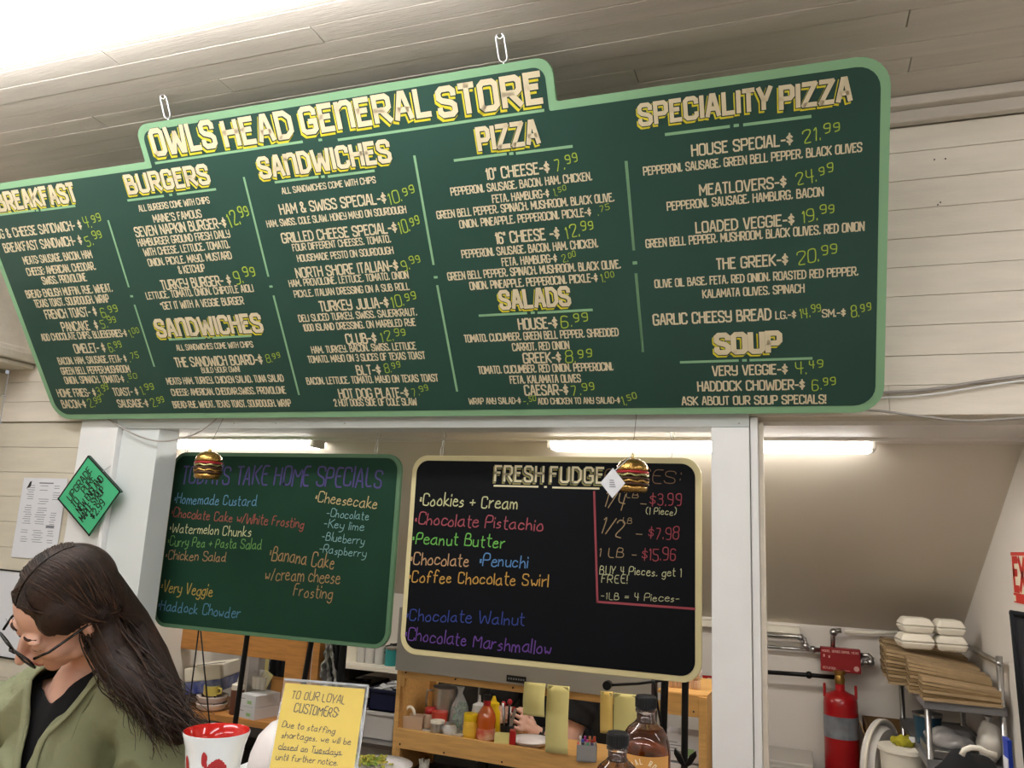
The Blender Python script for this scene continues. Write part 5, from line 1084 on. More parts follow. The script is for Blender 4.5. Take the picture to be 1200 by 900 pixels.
# kraft bundles: thin sheets stacked, each bundle curved
def bundle(px0, py0, px1, py1, y, n, depth, yaw, label, th=.0075, droop=.03, skew=.012, dz=0):
    a = aty(px0, py0, y); b = aty(px1, py1, y); L = (b-a).length; mid = Vector((a.x, a.y, shz+dz)); ang = math.atan2(0, 1)
    t = thing('kraft_stack', label, 'paper bags', mid, (0, 0, yaw), 'stacks of flat kraft trays on the shelving'); L = min(abs(b.x-a.x)*1.02, .672-a.x); rd = random.Random(int(px0+py0))
    for i in range(n):
        g = B(); off = skew*i+rd.uniform(-.006, .006); N_ = 8; top = []; bot = []
        sh_ = rd.uniform(-.004, .004)
        for k in range(N_+1):
            u = k/N_; zz_ = th*i*(1-.35*u)+droop*math.sin(u*PI*.5)*0-(-droop)*(1-u)*(1-u)*0
            zz_ += -droop*u*u*0
            for arr, q in ((top, th*.8), (bot, 0)): arr.append([g.verts.new((off*0+sh_+u*L, yy+off, zz_+q)) for yy in (0, depth)])
        for k in range(N_):
            g.faces.new((top[k][0], top[k+1][0], top[k+1][1], top[k][1])); g.faces.new((bot[k][0], bot[k][1], bot[k+1][1], bot[k+1][0]))
            g.faces.new((top[k][0], bot[k][0], bot[k+1][0], top[k+1][0])); g.faces.new((top[k][1], top[k+1][1], bot[k+1][1], bot[k][1]))
        g.faces.new((top[0][0], top[0][1], bot[0][1], bot[0][0])); g.faces.new((top[-1][0], bot[-1][0], bot[-1][1], top[-1][1]))
        obj('tray', g, M_kraft if i > n-3 else (M_kraftd if i % 2 else M_kraft), t)
    return t
bundle(1082, 820, 1184, 832, 3.30, 6, .10, -.0, 'lowest kraft stack at the front edge of the shelving', dz=.0, th=.013, skew=.002)
bundle(1066, 800, 1182, 812, 3.44, 9, .14, -.05, 'middle kraft stack bulging over the shelf end', dz=0, th=.0135, skew=.002)
bundle(1040, 790, 1160, 800, 3.62, 10, .18, -.05, 'tallest kraft stack under the foam boxes', dz=0, th=.0135, skew=.002)
bundle(1036, 800, 1150, 800, 3.84, 11, .16, -.03, 'rear kraft stack fanned out at the left end of the shelf', dz=0, th=.0135, skew=.004)
def foam(px, pyb, y, wpx, label, z):
    a = aty(px, pyb, y); w_ = wpx*.5*.0037; t = thing('foam_box', label, 'food box', (a.x, y, z), (0, 0, .1), 'white foam boxes on the kraft stacks')
    for nm, pr in (('base', [(-w_*.8, 0), (w_*.8, 0), (w_, .028), (-w_, .028)]), ('lid', [(-w_, .030), (w_, .030), (w_*.72, .060), (-w_*.72, .060)])):
        g = B(); s = pr[2][0]
        bmesh.ops.create_cube(g, size=2); zA, zB = pr[0][1], pr[2][1]; rA, rB = pr[1][0], pr[2][0]
        for v in g.verts: r_ = rB if v.co.z > 0 else rA; v.co = Vector((r_*v.co.x, r_*v.co.y, zB if v.co.z > 0 else zA))
        obj(nm, g, M_foam, t, bevel=.008, smooth=False)
    return w_
ftop = shz+.0135*10+.002
foam(1072, 762, 3.72, 36, 'lower foam box in the left pair on the kraft stack', ftop); foam(1073, 745, 3.72, 34, 'upper foam box in the left pair', ftop+.062)
foam(1113, 766, 3.72, 32, 'lower foam box in the right pair on the kraft stack', ftop); foam(1112, 752, 3.72, 30, 'upper foam box in the right pair', ftop+.062)
# clutter on the lower shelves
z_ = levels[1]
def clut(name, label, cat, x, y, z): return thing(name, label, cat, (x, y, z))
t = clut('steel_tray', 'grey steel tray heaped with crumpled film on the second shelf', 'tray', .53, 3.45, z_)
obj('tray', bx(B(), -.09, .09, -.11, .11, 0, .03), M_steel, t, bevel=.004); g = B(); sphere(g, (0, 0, .05), (.08, .09, .035), 30)
for v in g.verts: v.co += v.co.normalized()*.022*noise.noise(v.co*28)
obj('film', g, mat('crumpled film', '#a5a3a3', .25), t, smooth=True)
t = clut('blue_tub', 'dark blue tub at the left end below the kraft stacks', 'tub', .475, 3.6, z_); obj('tub', lathe(B(), [(.04, 0), (.05, .09), (.052, .1)], 20), mat('petrol blue plastic', '#24485c', .4), t, smooth='auto'); obj('lid', lathe(B(), [(.054, .1), (.054, .11), (.001, .112)], 20), M_steel, t)
t = clut('clear_bag', 'clear bag of white cups on the second shelf', 'bag', .64, 3.38, z_); g = B(); sphere(g, (0, 0, .07), (.04, .045, .07), 24)
for v in g.verts: v.co += v.co.normalized()*.014*noise.noise(v.co*40)
obj('bag', g, mat('crumpled white film', '#cfcac2', .3), t, smooth=True); obj('knot', lathe(B(), [(.01, .13), (.006, .14), (.014, .155)], 12), M_cloud, t)
z_ = levels[2]
t = clut('foam_tray_stack', 'stack of white foam trays on the lowest shelf in view', 'trays', .48, 3.40, z_)
for k in range(5): obj('tray', prism(B(), [(-.05, 0), (.05, 0), (.062, .03), (.058, .03), (.047, .004), (-.047, .004), (-.058, .03), (-.062, .03)], -.07, .07), M_foam, t).location = (.0, 0, .03+.016*k)
obj('plastic_bin', bx(B(), -.06, .06, -.08, .08, 0, .03), M_cloud, t)
t = clut('cardboard_box', 'brown cardboard box with blue tape on the shelving', 'box', .60, 3.40, z_)
obj('carton', bx(B(), -.055, .055, -.08, .08, 0, .14), mat('dull cardboard', '#7d5d38'), t, bevel=.002); obj('blue_tape', bx(B(), -.03, .0, -.0808, -.08, .02, .13), mat('pale blue tape', '#8aa3ab', .4), t)
t = thing('black_bag', 'black cloth bag with white strap at the bottom right', 'bag', aty(1135, 938, 2.9)); c = aty(1135, 938, 2.9); s_ = (aty(1182, 900, 2.9).x-aty(1095, 900, 2.9).x)/2
g = B(); sphere(g, (0, 0, .0), (s_*1.05, .10, aty(1140, 880, 2.9).z-c.z), 40)
for v in g.verts: v.co += v.co.normalized()*.02*noise.noise(v.co*14)
obj('bag', g, mat('black cloth', '#121317'), t, smooth=True)
P_ = [aty(px, py, 2.78)-c for px, py in ((1127, 885), (1130, 879), (1138, 876), (1148, 877), (1156, 882), (1168, 885))]; obj('strap', tube(B(), P_, .008, 8), M_foam, t, smooth=True)
tr = thing('rolling_cart', 'dark metal cart under the black bag', 'cart', (c.x, 2.9, 0)); cz = c.z-(aty(1140, 880, 2.9).z-c.z)
obj('deck', bx(B(), c.x-.16, c.x+.11, 2.75, 3.05, cz-.02, cz), M_dark, tr, world=True, bevel=.004)
for sx in (-.15, .10):
    for sy in (2.77, 3.03): obj('leg', tube(B(), [(c.x+sx, sy, 0), (c.x+sx, sy, cz-.02)], .01, 8), M_dark, tr, world=True, smooth=True)
# red and white exit-like sign on the right wall
a = atx_ = None
def atx(px, py, x): r = ray(px, py); return EYE+r*(x/r.x)
e = atx(1192, 675, KX1-.003); wv = .24
et = thing('exit_sign', 'red and white letter sign on the right kitchen wall, cut by the frame', 'sign', (KX1-.004, e.y, e.z), (0, 0, -PI/2)); a = atx(1184, 647, KX1-.004); b = atx(1186, 705, KX1-.004); hh = (a.z-b.z)/2; et.location.z = (a.z+b.z)/2; et.location.y = a.y; WM[et] = Matrix.LocRotScale(et.location, et.rotation_euler if False else __import__('mathutils').Euler((0, 0, -PI/2)), None)
# local x runs towards the viewer along the wall
obj('plate', bx(B(), 0, .30, 0, .004, -hh, hh), mat('sign red', '#d1342c', .5), et); obj('white_field', bx(B(), .006, .294, -.001, 0, -hh*.62, hh*.86), mat('sign cream', '#efe6cf', .5), et)
obj('letter', letters(B(), 'EXIT', (.02, hh*.12), (.28, hh*.12), hh*1.15, .26, -.002), mat('sign red', '#d1342c'), et)
obj('edge_strip', bx(B(), .006, .03, -.0015, 0, -hh*.95, -hh*.72), mat('sign cream', '#efe6cf'), et)
# black cloth panel at right edge
t = thing('black_cover', 'black fabric cover hanging at the right edge of the picture', 'cover', aty(1200, 905, 2.36)); c = aty(1200, 905, 2.36)
xa = aty(1190, 760, 2.36).x; ztp = aty(1184, 718, 2.36).z; zb_ = .9
g = B(); n1, n2 = 20, 26; vv = []
for j in range(n2+1):
    v_ = j/n2; row = []
    for i in range(n1+1):
        u = i/n1; x_ = xa+u*.32+.012*v_; z_ = ztp+(zb_-ztp)*v_-.06*u*(1-v_)*.6+.004*math.sin(u*20)
        if j == 0 and i == 0: x_ -= .006
        row.append(g.verts.new((x_-c.x, (.006*math.sin(u*26+v_*2)+.004*noise.noise(Vector((u*5, v_*6, 0)))), z_-c.z)))
    vv.append(row)
for j in range(n2):
    for i in range(n1): g.faces.new((vv[j][i], vv[j][i+1], vv[j+1][i+1], vv[j+1][i]))
o = obj('cloth', g, mat('dark grey mesh cloth', '#26262a', .7, bump=.1), t, smooth=True); o.modifiers.new('s', 'SOLIDIFY').thickness = .004
obj('hem', tube(B(), [Vector((v.x, v.y, v.z)) for v in [Vector((xa-.006+u*.33-c.x, -.002+.006*math.sin(u*26), ztp-.06*u*.6-c.z)) for u in [i/16 for i in range(17)]]], .007, 8), mat('black cloth', '#121317'), t, smooth=True)
obj('side_hem', tube(B(), [(xa-.004-c.x+.0+.012*v_, -.003, ztp+(zb_-ztp)*v_-c.z) for v_ in [0, .3, .6, 1]], .005, 8), mat('black cloth', '#121317'), t, smooth=True)
obj('hanging_rod', tube(B(), [(xa-c.x+.06, .0, ztp-c.z-.01), (xa-c.x+.06, .03, ztp-c.z+.05)], .004, 8), M_steel, t)
t = thing('blue_strip', 'narrow blue folder edge beside the black cover at the bottom right', 'folder', aty(1185, 905, 2.5)); obj('folder', bx(B(), -.004, .006, -.0, .05, -.05, (aty(1185, 868, 2.5).z-aty(1185, 905, 2.5).z)), mat('bright blue card', '#1f3fae', .5), t); obj('white_sheet', bx(B(), -.006, -.004, -.0, .05, -.05, .03), M_paper, t)
#PART3
# ================================================================== PEOPLE
def capsule(bm, pts, rads, n=16):
    """tapered chain of overlapping balls and cones: raw volume for a voxel skin"""
    pts = [Vector(p) for p in pts]
    for p, r in zip(pts, rads): sphere(bm, p, r, n)
    for i in range(len(pts)-1):
        a, b = pts[i], pts[i+1]; d = b-a; L = d.length
        if L < 1e-5: continue
        q = d.to_track_quat('Z', 'Y').to_matrix().to_4x4()
        bmesh.ops.create_cone(bm, cap_ends=True, segments=n, radius1=rads[i], radius2=rads[i+1], depth=L, matrix=Matrix.Translation((a+b)/2) @ q)
def skin_mesh(bm, voxel, smooth_it=4):
    me = bpy.data.meshes.new('tmp'); bm.to_mesh(me); bm.free(); o = bpy.data.objects.new('tmp', me); COL.objects.link(o)
    md = o.modifiers.new('r', 'REMESH'); md.mode = 'VOXEL'; md.voxel_size = voxel; md.use_smooth_shade = True
    sm = o.modifiers.new('s', 'SMOOTH'); sm.factor = .5; sm.iterations = smooth_it
    bpy.context.view_layer.update(); dg = bpy.context.evaluated_depsgraph_get()
    out = bpy.data.meshes.new_from_object(o.evaluated_get(dg)); bpy.data.objects.remove(o); return out
def surf_tree0(o):
    from mathutils.bvhtree import BVHTree
    bm = bmesh.new(); bm.from_mesh(o.data); bm.transform(WM[o]); bm.normal_update(); t = BVHTree.FromBMesh(bm); bm.free(); return t
def cr0(P, n):
    q = []
    for i in range(len(P)-1):
        a = P[max(i-1, 0)]; b = P[i]; c = P[i+1]; d = P[min(i+2, len(P)-1)]
        for k in range(n): t = k/n; q.append(.5*((2*b)+(c-a)*t+(2*a-5*b+4*c-d)*t*t+(3*b-a-3*c+d)*t**3))
    q.append(P[-1]); return q
def ell(bm, c, r, Mx, n=24): sphere(bm, Mx @ Vector(c), r, n, Mx.to_3x3())
def frame(o, f, u):
    f = Vector(f).normalized(); u = Vector(u); u = (u-f*u.dot(f)).normalized(); r = f.cross(u)     # x right of the person, y forward, z up
    return Matrix(((r.x, f.x, u.x, o[0]), (r.y, f.y, u.y, o[1]), (r.z, f.z, u.z, o[2]), (0, 0, 0, 1)))
def head_volume(bm, H):
    ell(bm, (0, -.012, .030), (.074, .094, .088), H); ell(bm, (0, .030, -.030), (.060, .064, .078), H)
    ell(bm, (0, .052, -.070), (.040, .040, .036), H); ell(bm, (0, .075, -.092), (.020, .018, .016), H)
    for s in (-1, 1):
        ell(bm, (s*.034, .058, -.030), (.026, .026, .026), H); ell(bm, (s*.048, .018, -.062), (.018, .036, .024), H)
        ell(bm, (s*.030, .079, .020), (.024, .012, .008), H)
        ell(bm, (s*.031, .078, .000), (.0155, .0125, .012), H)                # closed lids
    P = lambda *a: H @ Vector(a)
    capsule(bm, [P(0, .088, .008), P(0, .104, -.012), P(0, .114, -.030)], [.0075, .0085, .0115])
    for s in (-1, 1): ell(bm, (s*.0115, .101, -.034), (.0085, .010, .0075), H, 14)
    ell(bm, (0, .092, -.056), (.023, .010, .0065), H); ell(bm, (0, .090, -.067), (.020, .010, .0070), H)
def hand_volume(bm, W, side=1, curl=.5, s=1.0):
    """W: wrist frame, y along the hand, z = back of the hand, x towards the little finger"""
    P = lambda x, y, z: W @ Vector((x*s, y*s, z*s))
    capsule(bm, [P(-.022, .03, 0), P(.020, .03, 0)], [.015*s, .014*s], 12); capsule(bm, [P(-.026, .075, 0), P(.026, .07, 0)], [.0135*s, .012*s], 12)
    capsule(bm, [P(0, 0, 0), P(-.014, .07, 0)], [.022*s, .015*s], 12); capsule(bm, [P(0, 0, 0), P(.016, .066, 0)], [.022*s, .014*s], 12)
    for i, (x, L) in enumerate(((-.030, .072), (-.0105, .080), (.009, .074), (.028, .060))):
        x *= 1.12; a = P(x, .078-.004*abs(i-1), 0); c1, c2 = curl*.8, curl*1.7
        b = P(x*1.08, .078+L*.45*math.cos(c1), -L*.45*math.sin(c1)); c = P(x*1.1, .078+L*.45*math.cos(c1)+L*.32*math.cos(c2), -L*.45*math.sin(c1)-L*.32*math.sin(c2))
        d = P(x*1.1, .078+L*.45*math.cos(c1)+L*.5*math.cos(c2+.2), -L*.45*math.sin(c1)-L*.55*math.sin(c2+.2)); capsule(bm, [a, b, c, d], [.0088*s, .0078*s, .0070*s, .0062*s], 10)
    capsule(bm, [P(-.02, .02, -.004), P(-.046, .045, -.012), P(-.054, .078, -.018), P(-.050, .098, -.024)], [.014*s, .0115*s, .0095*s, .0075*s], 10)

# ---------------- the woman at the till
w0 = Vector((-1.36, 1.31, 0))
wo = thing('person', 'woman with long brown hair and black glasses in an olive jacket, looking down', 'person', (-1.5, 1.5, 0))
HC = aty(78, 713, 1.31)+Vector((0, 0, 0))
hf = CR @ Vector((-.58, -.56, .59)); hu = CR @ Vector((-.12, .74, .64))
HM = frame(HC, hf, hu); HM = HM @ Matrix.Diagonal((1.04, 1.04, 1.04, 1))
neck = aty(108, 782, 1.41); lsh = aty(174, 834, 1.45); rsh = aty(-2, 834, 1.41)
chest = (lsh+rsh)/2+Vector((.01, .0, -.16)); hip = Vector((chest.x+.02, 1.53, .84))
g = B(); head_volume(g, HM)
nb_ = HM @ Vector((0, -.045, -.055))
capsule(g, [nb_, nb_.lerp(neck, .6)+Vector((0, .01, 0)), neck+Vector((0, .02, -.02))], [.050, .050, .062])
capsule(g, [neck+Vector((-.01, .02, -.05)), chest, hip+Vector((0, 0, .12)), hip], [.085, .125, .11, .14])
capsule(g, [lsh.lerp(rsh, .12), lsh.lerp(rsh, .5), rsh.lerp(lsh, .12)], [.055, .085, .055])
lel = lsh+Vector((.06, .02, -.27)); lwr = lel+Vector((-.10, -.22, -.05)); rel = rsh+Vector((-.05, 0, -.27)); rwr = rel+Vector((.09, -.22, -.05))
for sh_, e_, wr in ((lsh, lel, lwr), (rsh, rel, rwr)): capsule(g, [sh_+Vector((0, 0, -.02)), e_, wr], [.050, .040, .027])
for s in (-1, 1): capsule(g, [hip+Vector((s*.085, 0, -.02)), Vector((hip.x+s*.095, 1.51, .45)), Vector((hip.x+s*.10, 1.56, .09))], [.095, .062, .042]); capsule(g, [Vector((hip.x+s*.10, 1.57, .05)), Vector((hip.x+s*.11, 1.41, .035))], [.042, .034])
for wr, e_ in ((lwr, lel), (rwr, rel)):
    d = (wr-e_).normalized(); hand_volume(g, frame(wr, d, (0, 0, 1)) @ Matrix.Diagonal((1 if wr is rwr else -1, 1, 1, 1)), curl=.5)
me = skin_mesh(g, .0042, 3)
HMi = HM.inverted()
def gauss(p, c, s): return math.exp(-sum(((p[i]-c[i])/s[i])**2 for i in range(3)))
for v in me.vertices:                              # sockets, philtrum, lip line
    p = HMi @ v.co
    if p.length < .16 and p.y > .03:
        dy = 0
        for s in (-1, 1): dy -= .007*gauss(p, (s*.030, .085, .010), (.012, .03, .006)); dy -= .004*gauss(p, (s*.016, .09, .0), (.007, .03, .012))
        dy -= .0035*gauss(p, (0, .10, -.0615), (.022, .03, .0025)); dy -= .003*gauss(p, (0, .09, -.080), (.02, .03, .006))
        v.co += HM.to_3x3() @ Vector((0, dy, 0))
body = obj('body', me, M_skin, wo, smooth=True, world=True)
TB = surf_tree0(body)
# lips, brows, lashes, ears
def fpatch(name, pts, r, m, flat=1):
    if name in ('lips', 'eyebrow', 'eyelash'):
        q = [TB.find_nearest(HM @ Vector(p)) for p in pts]; return obj(name, tube(B(), cr0([h[0]+h[1]*.0003 for h in q], 4), [min(r[min(int(i/4+.5), len(r)-1)], .0028) for i in range(4*(len(pts)-1)+1)], 8), m, wo, smooth=True, world=True)
    return obj(name, tube(B(), [HM @ Vector(p) for p in pts], r, 8), m, wo, smooth=True, world=True)
M_lip = mat('lips', '#b5665e', .4); M_brow = mat('dark brown brows', '#3a261e', .8)
fpatch('lips', [(-.021, .092, -.0600), (-.009, .1015, -.0575), (0, .1020, -.0590), (.009, .1015, -.0575), (.021, .092, -.0600)], [.0008, .0032, .0030, .0032, .0008], M_lip)
fpatch('lips', [(-.018, .092, -.0625), (0, .1000, -.0660), (.018, .092, -.0625)], [.0008, .0042, .0008], M_lip)
for s in (-1, 1):
    fpatch('eyebrow', [(s*.012, .0925, .0265), (s*.030, .0900, .0310), (s*.046, .0760, .0270)], [.0022, .0028, .0012], M_brow)
    fpatch('eyelash', [(s*.017, .0885, -.0045), (s*.031, .0915, -.0075), (s*.045, .0820, -.0040)], [.0008, .0016, .0008], M_brow)
    eg = B(); ell(eg, (s*.074, -.006, -.012), (.009, .018, .030), HM); ell(eg, (s*.079, -.002, -.012), (.006, .010, .020), HM); obj('ear', eg, M_skin, wo, smooth=True, world=True)
    obj('earring', sphere(B(), HM @ Vector((s*.084, .004, -.040)), .0028, 10), mat('gold stud', '#d6b060', .2, 1), wo, world=True, smooth=True)
# glasses
M_gl = mat('glossy black frame', '#0c0c10', .15)
for s in (-1, 1):
    lens = rounded([(-.024, -.018), (.024, -.016), (.026, .018), (-.025, .018)], [.010]*4, 5)
    pts = [HM @ Vector((s*.033+s*x_, .112-.16*abs(x_+.02)*.35-.10*max(0, x_)*1, -.006+z_)) for x_, z_ in lens]
    fo = obj('glasses_frame', tube(B(), pts, .0024, 8, closed=True), M_gl, wo, smooth=True, world=True)
    g = B(); g.faces.new([g.verts.new(p) for p in pts]); obj('glasses_lens', g, mat('spectacle lens', '#f5f8ff', .03, alpha=.12), wo, world=True)
    fpatch('glasses_temple', [(s*.060, .100, .006), (s*.074, .075, .007), (s*.081, .0, .004), (s*.079, -.03, -.012)], .0027, M_gl)
fpatch('glasses_bridge', [(-.010, .114, .002), (0, .117, .006), (.010, .114, .002)], .0022, M_gl)
# black top, under the jacket
OPEN = {}
cfront = Vector((-.22, -1, 0)).normalized(); cx_ = Vector((1, -.22, 0)).normalized()
M_top = mat('black jersey', '#0e0f13', .9)
def pip(x, y, poly):
    c = False
    for (x0, y0), (x1, y1) in zip(poly, poly[1:]+poly[:1]):
        if (y0 > y) != (y1 > y) and x < (x1-x0)*(y-y0)/(y1-y0)+x0: c = not c
    return c
def cloth_from(vols, voxel, keep, m, name, it=5, wr=.0, thick=.0, seed=0, freq=7, sub=None, neckline=None):
    global OPEN
    g = B(); vols(g); me = skin_mesh(g, voxel, it); bm = bmesh.new(); bm.from_mesh(me); bm.normal_update()
    if neckline:                                   # opening measured on the cloth itself
        from mathutils.bvhtree import BVHTree
        T_ = BVHTree.FromBMesh(bm); hits = []
        for q in neckline:
            r = ray(*q).normalized(); h = T_.ray_cast(EYE, r)[0]
            if h is None: h = T_.find_nearest(EYE+r*1.72)[0]
            hits.append(h)
        OPEN[name] = hits; poly = [((h-neck).dot(cx_), h.z) for h in hits]
        a_, b_ = poly[0], poly[1]; poly = poly[1:]+[(a_[0]-.01, a_[1]+.12)][:0]+[poly[0]]; poly = [(b_[0]+.03, b_[1]+.12)]+poly+[(a_[0]-.02, a_[1]+.12)]
        k0 = keep; keep = lambda p: k0(p) and not ((p-neck).dot(cfront) > -.01 and pip((p-neck).dot(cx_), p.z, poly))
    if wr:
        for v in bm.verts:
            p = v.co; n = noise.noise(Vector((p.x*freq+seed, p.y*freq, p.z*freq*.45)))+.5*noise.noise(Vector((p.x*freq*2.3, p.y*freq*2.3+seed, p.z*freq)))
            f2 = 1-abs(noise.noise(Vector((p.x*9+p.z*6, p.y*9, p.z*4-p.x*5+seed)))*2.2)
            v.co = p+v.normal*(wr*n+wr*.8*max(0, f2)**3)
    bmesh.ops.delete(bm, geom=[f for f in bm.faces if not keep(f.calc_center_median())], context='FACES')
    bmesh.ops.delete(bm, geom=[v for v in bm.verts if not v.link_faces], context='VERTS')
    for _ in range(4):
        bv = [v for v in bm.verts if v.is_boundary]; mv = {}
        for v in bv:
            nb2 = [e.other_vert(v) for e in v.link_edges if e.is_boundary]
            if len(nb2) == 2: mv[v] = v.co*.5+(nb2[0].co+nb2[1].co)*.25
        for v, c in mv.items(): v.co = c
    me2 = bpy.data.meshes.new(name); bm.to_mesh(me2); bm.free(); bpy.data.meshes.remove(me)
    o = obj(name, me2, m, wo if sub is None else sub, smooth=True, world=True)
    if thick: md = o.modifiers.new('cloth', 'SOLIDIFY'); md.thickness = thick; md.offset = 1
    return o
def vol_top(g):
    capsule(g, [neck+Vector((-.01, .02, -.05)), chest, hip+Vector((0, 0, .12)), hip], [.091, .131, .117, .147]); capsule(g, [lsh.lerp(rsh, .14), lsh.lerp(rsh, .5), rsh.lerp(lsh, .14)], [.060, .091, .060])
    capsule(g, [neck.lerp(nb_, .0), neck+Vector((0, .02, -.03))], [.060, .075])
cfront = Vector((-.22, -1, 0)).normalized()          # way the chest faces
cx_ = Vector((1, -.22, 0)).normalized()
vneck_tip = aty(42, 850, 1.10)
def side(p): return (p-neck).dot(cx_)+.0
tipx = side(Vector((neck.x, 0, 0))*0+Vector((chest.x-.025, 1.13, 1.2)))
ztipV = aty(66, 820, 1.13).z
VX0, VX1 = side(aty(64, 822, 1.12)), side(aty(92, 778, 1.15))
print('VX', VX0, VX1, 'neck', neck, ztipV)
def in_v(p, zt, wide, x0=-.035, off=0):
    """open wedge of the neckline in front of the chest"""
    if (p-neck).dot(cfront) < .0 and p.z < neck.z+.0: return False
    k = (p.z-zt)/(neck.z+.03-zt); return k > 0 and abs(side(p)-(VX0+(VX1-VX0)*k)) < wide*k
cloth_from(vol_top, .006, lambda p: p.z < neck.z+.005 and p.z > hip.z-.03, M_top, 'black_top', wr=.002, thick=.002, neckline=[(51, 798), (114, 784), (62, 826)])
# trousers
def vol_tr(g):
    capsule(g, [hip+Vector((0, 0, .06)), hip], [.13, .148])
    for s in (-1, 1): capsule(g, [hip+Vector((s*.085, 0, -.02)), Vector((hip.x+s*.095, 1.51, .45)), Vector((hip.x+s*.10, 1.56, .10))], [.103, .074, .062])
cloth_from(vol_tr, .01, lambda p: True, mat('dark denim', '#23283a', .9), 'trousers')
# olive jacket, open at the front
M_ol = mat('olive cotton', '#96997a', .88, col2='#7e8365', scale=5, bump=.25, bscale=90)
def vol_j(g):
    capsule(g, [neck+Vector((-.01, .03, -.05)), chest+Vector((0, .0, 0)), hip+Vector((0, 0, .12)), hip+Vector((0, 0, -.05))], [.100, .150, .150, .172])
    capsule(g, [lsh.lerp(rsh, .06), lsh.lerp(rsh, .5), rsh.lerp(lsh, .06)], [.066, .100, .066])
    capsule(g, [lsh.lerp(neck, .5)+Vector((0, .0, -.015)), neck+Vector((.02, .02, -.02)), rsh.lerp(neck, .5)+Vector((0, 0, -.015))], [.062, .072, .062])
    for sh_, e_, wr, s in ((lsh, lel, lwr, 1), (rsh, rel, rwr, -1)): capsule(g, [sh_+Vector((s*.004, 0, -.025)), sh_.lerp(e_, .5)+Vector((s*.02, 0, 0)), e_+Vector((s*.01, .01, 0)), e_.lerp(wr, .85)], [.070, .072, .064, .046])
vj = ztipV-.10
def keep_j(p):
    if p.z > neck.z+.018 or ((p-nb_).length < .060): return False
    return True
jk = cloth_from(vol_j, .006, keep_j, M_ol, 'jacket', wr=.018, thick=.004, seed=3, neckline=[(47, 802), (128, 780), (86, 828), (50, 866), (40, 925), (30, 925), (38, 850)])
# lapel bands along the opening and a stand collar
def surf_tree(o):
    from mathutils.bvhtree import BVHTree
    bm = bmesh.new(); bm.from_mesh(o.data); bm.transform(WM[o]); t = BVHTree.FromBMesh(bm); bm.free(); return t
TJ = surf_tree(jk)
def band(sgn):
    hs = OPEN['jacket']; hs = [hs[1], hs[2], hs[3], hs[4]] if sgn > 0 else [hs[0], hs[6], hs[5]]
    pts = []
    for a, b in zip(hs, hs[1:]):
        for k in range(6): pts.append(a.lerp(b, k/6))
    pts.append(hs[-1]); pts = [TJ.find_nearest(p)[0]+cfront*.004 for p in pts]
    # smooth
    for _ in range(3): pts = [pts[0]]+[(pts[i-1]+pts[i]*2+pts[i+1])/4 for i in range(1, len(pts)-1)]+[pts[-1]]
    g = B(); rows = []
    for i, p in enumerate(pts):
        w_ = .020; o_ = cx_*sgn; rows.append([g.verts.new(p+o_*(w_*a)+cfront*(.006*math.sin(a*PI)+.002)) for a in (-.15, .2, .5, .8, 1)])
    for a, b in zip(rows, rows[1:]):
        for k in range(4): g.faces.new((a[k], a[k+1], b[k+1], b[k]))
    o = obj('jacket_placket', g, M_ol, wo, smooth=True, world=True); md = o.modifiers.new('c', 'SOLIDIFY'); md.thickness = .004
band(1); band(-1)
g = B(); rows = []
for i in range(21):
    a = -PI*.12+PI*1.24*i/20; c = neck+Vector((0, .02, 0)); d = cx_*math.cos(a)*.088-cfront*math.sin(a)*.075
    base = c+d+Vector((0, 0, .0+.028*math.sin(max(0, min(PI, a)))-.012)); rows.append([g.verts.new(base+Vector((0, 0, h_*.034))+d.normalized()*(.0+h_*.006)) for h_ in (-.6, 0, .5, 1)])
for a, b in zip(rows, rows[1:]):
    for k in range(3): g.faces.new((a[k], a[k+1], b[k+1], b[k]))
o = obj('jacket_collar', g, M_ol, wo, smooth=True, world=True); md = o.modifiers.new('c', 'SOLIDIFY'); md.thickness = .006
# shoulder seam
sp = []
for i in range(13):
    a = PI*(.05+.9*i/12); q = lsh+Vector((-.035, 0, -.03))+Vector((.0, -.2*math.cos(a), .2*math.sin(a)-.03))
    h = TJ.find_nearest(q); sp.append(h[0]+(q-h[0]).normalized()*.002)
obj('shoulder_seam', tube(B(), sp, .0022, 6), mat('olive seam', '#6b7052', .9), wo, smooth=True, world=True)
# hair: scalp cap plus long strands from a middle parting
M_hair = mat('dark brown hair', '#33201a', .5, col2='#1c110c', scale=30, bump=.2, bscale=120)
M_hair2 = mat('lighter brown hair', '#442e22', .45)
hb = B(); ell(hb, (0, -.022, .038), (.080, .098, .092), HM); ell(hb, (0, -.055, -.01), (.070, .060, .080), HM)
for s in (-1, 1): ell(hb, (s*.052, .004, .036), (.034, .060, .052), HM)
# long mass falling behind the shoulder
H3 = HM.to_3x3()
fall = [HM @ Vector((.0, -.062, -.012)), aty(144, 736, 1.46), aty(168, 774, 1.49), aty(186, 808, 1.49), aty(199, 838, 1.47), aty(210, 862, 1.44)]
fall2 = [HM @ Vector((-.062, -.035, .01)), aty(116, 732, 1.34), aty(132, 768, 1.36), aty(154, 798, 1.36), aty(178, 820, 1.37), aty(200, 845, 1.39)]
def hv(g):
    capsule(g, fall, [.056, .060, .056, .048, .036, .020]); capsule(g, fall2, [.040, .038, .040, .036, .026, .016])
    capsule(g, [HM @ Vector((.062, -.035, .0)), HM @ Vector((.066, -.06, -.06)), neck+Vector((-.07, .06, .0)), neck+Vector((-.09, .10, -.12))], [.034, .034, .034, .02])
hv(hb); me = skin_mesh(hb, .006, 5)
bm = bmesh.new(); bm.from_mesh(me); bpy.data.meshes.remove(me)
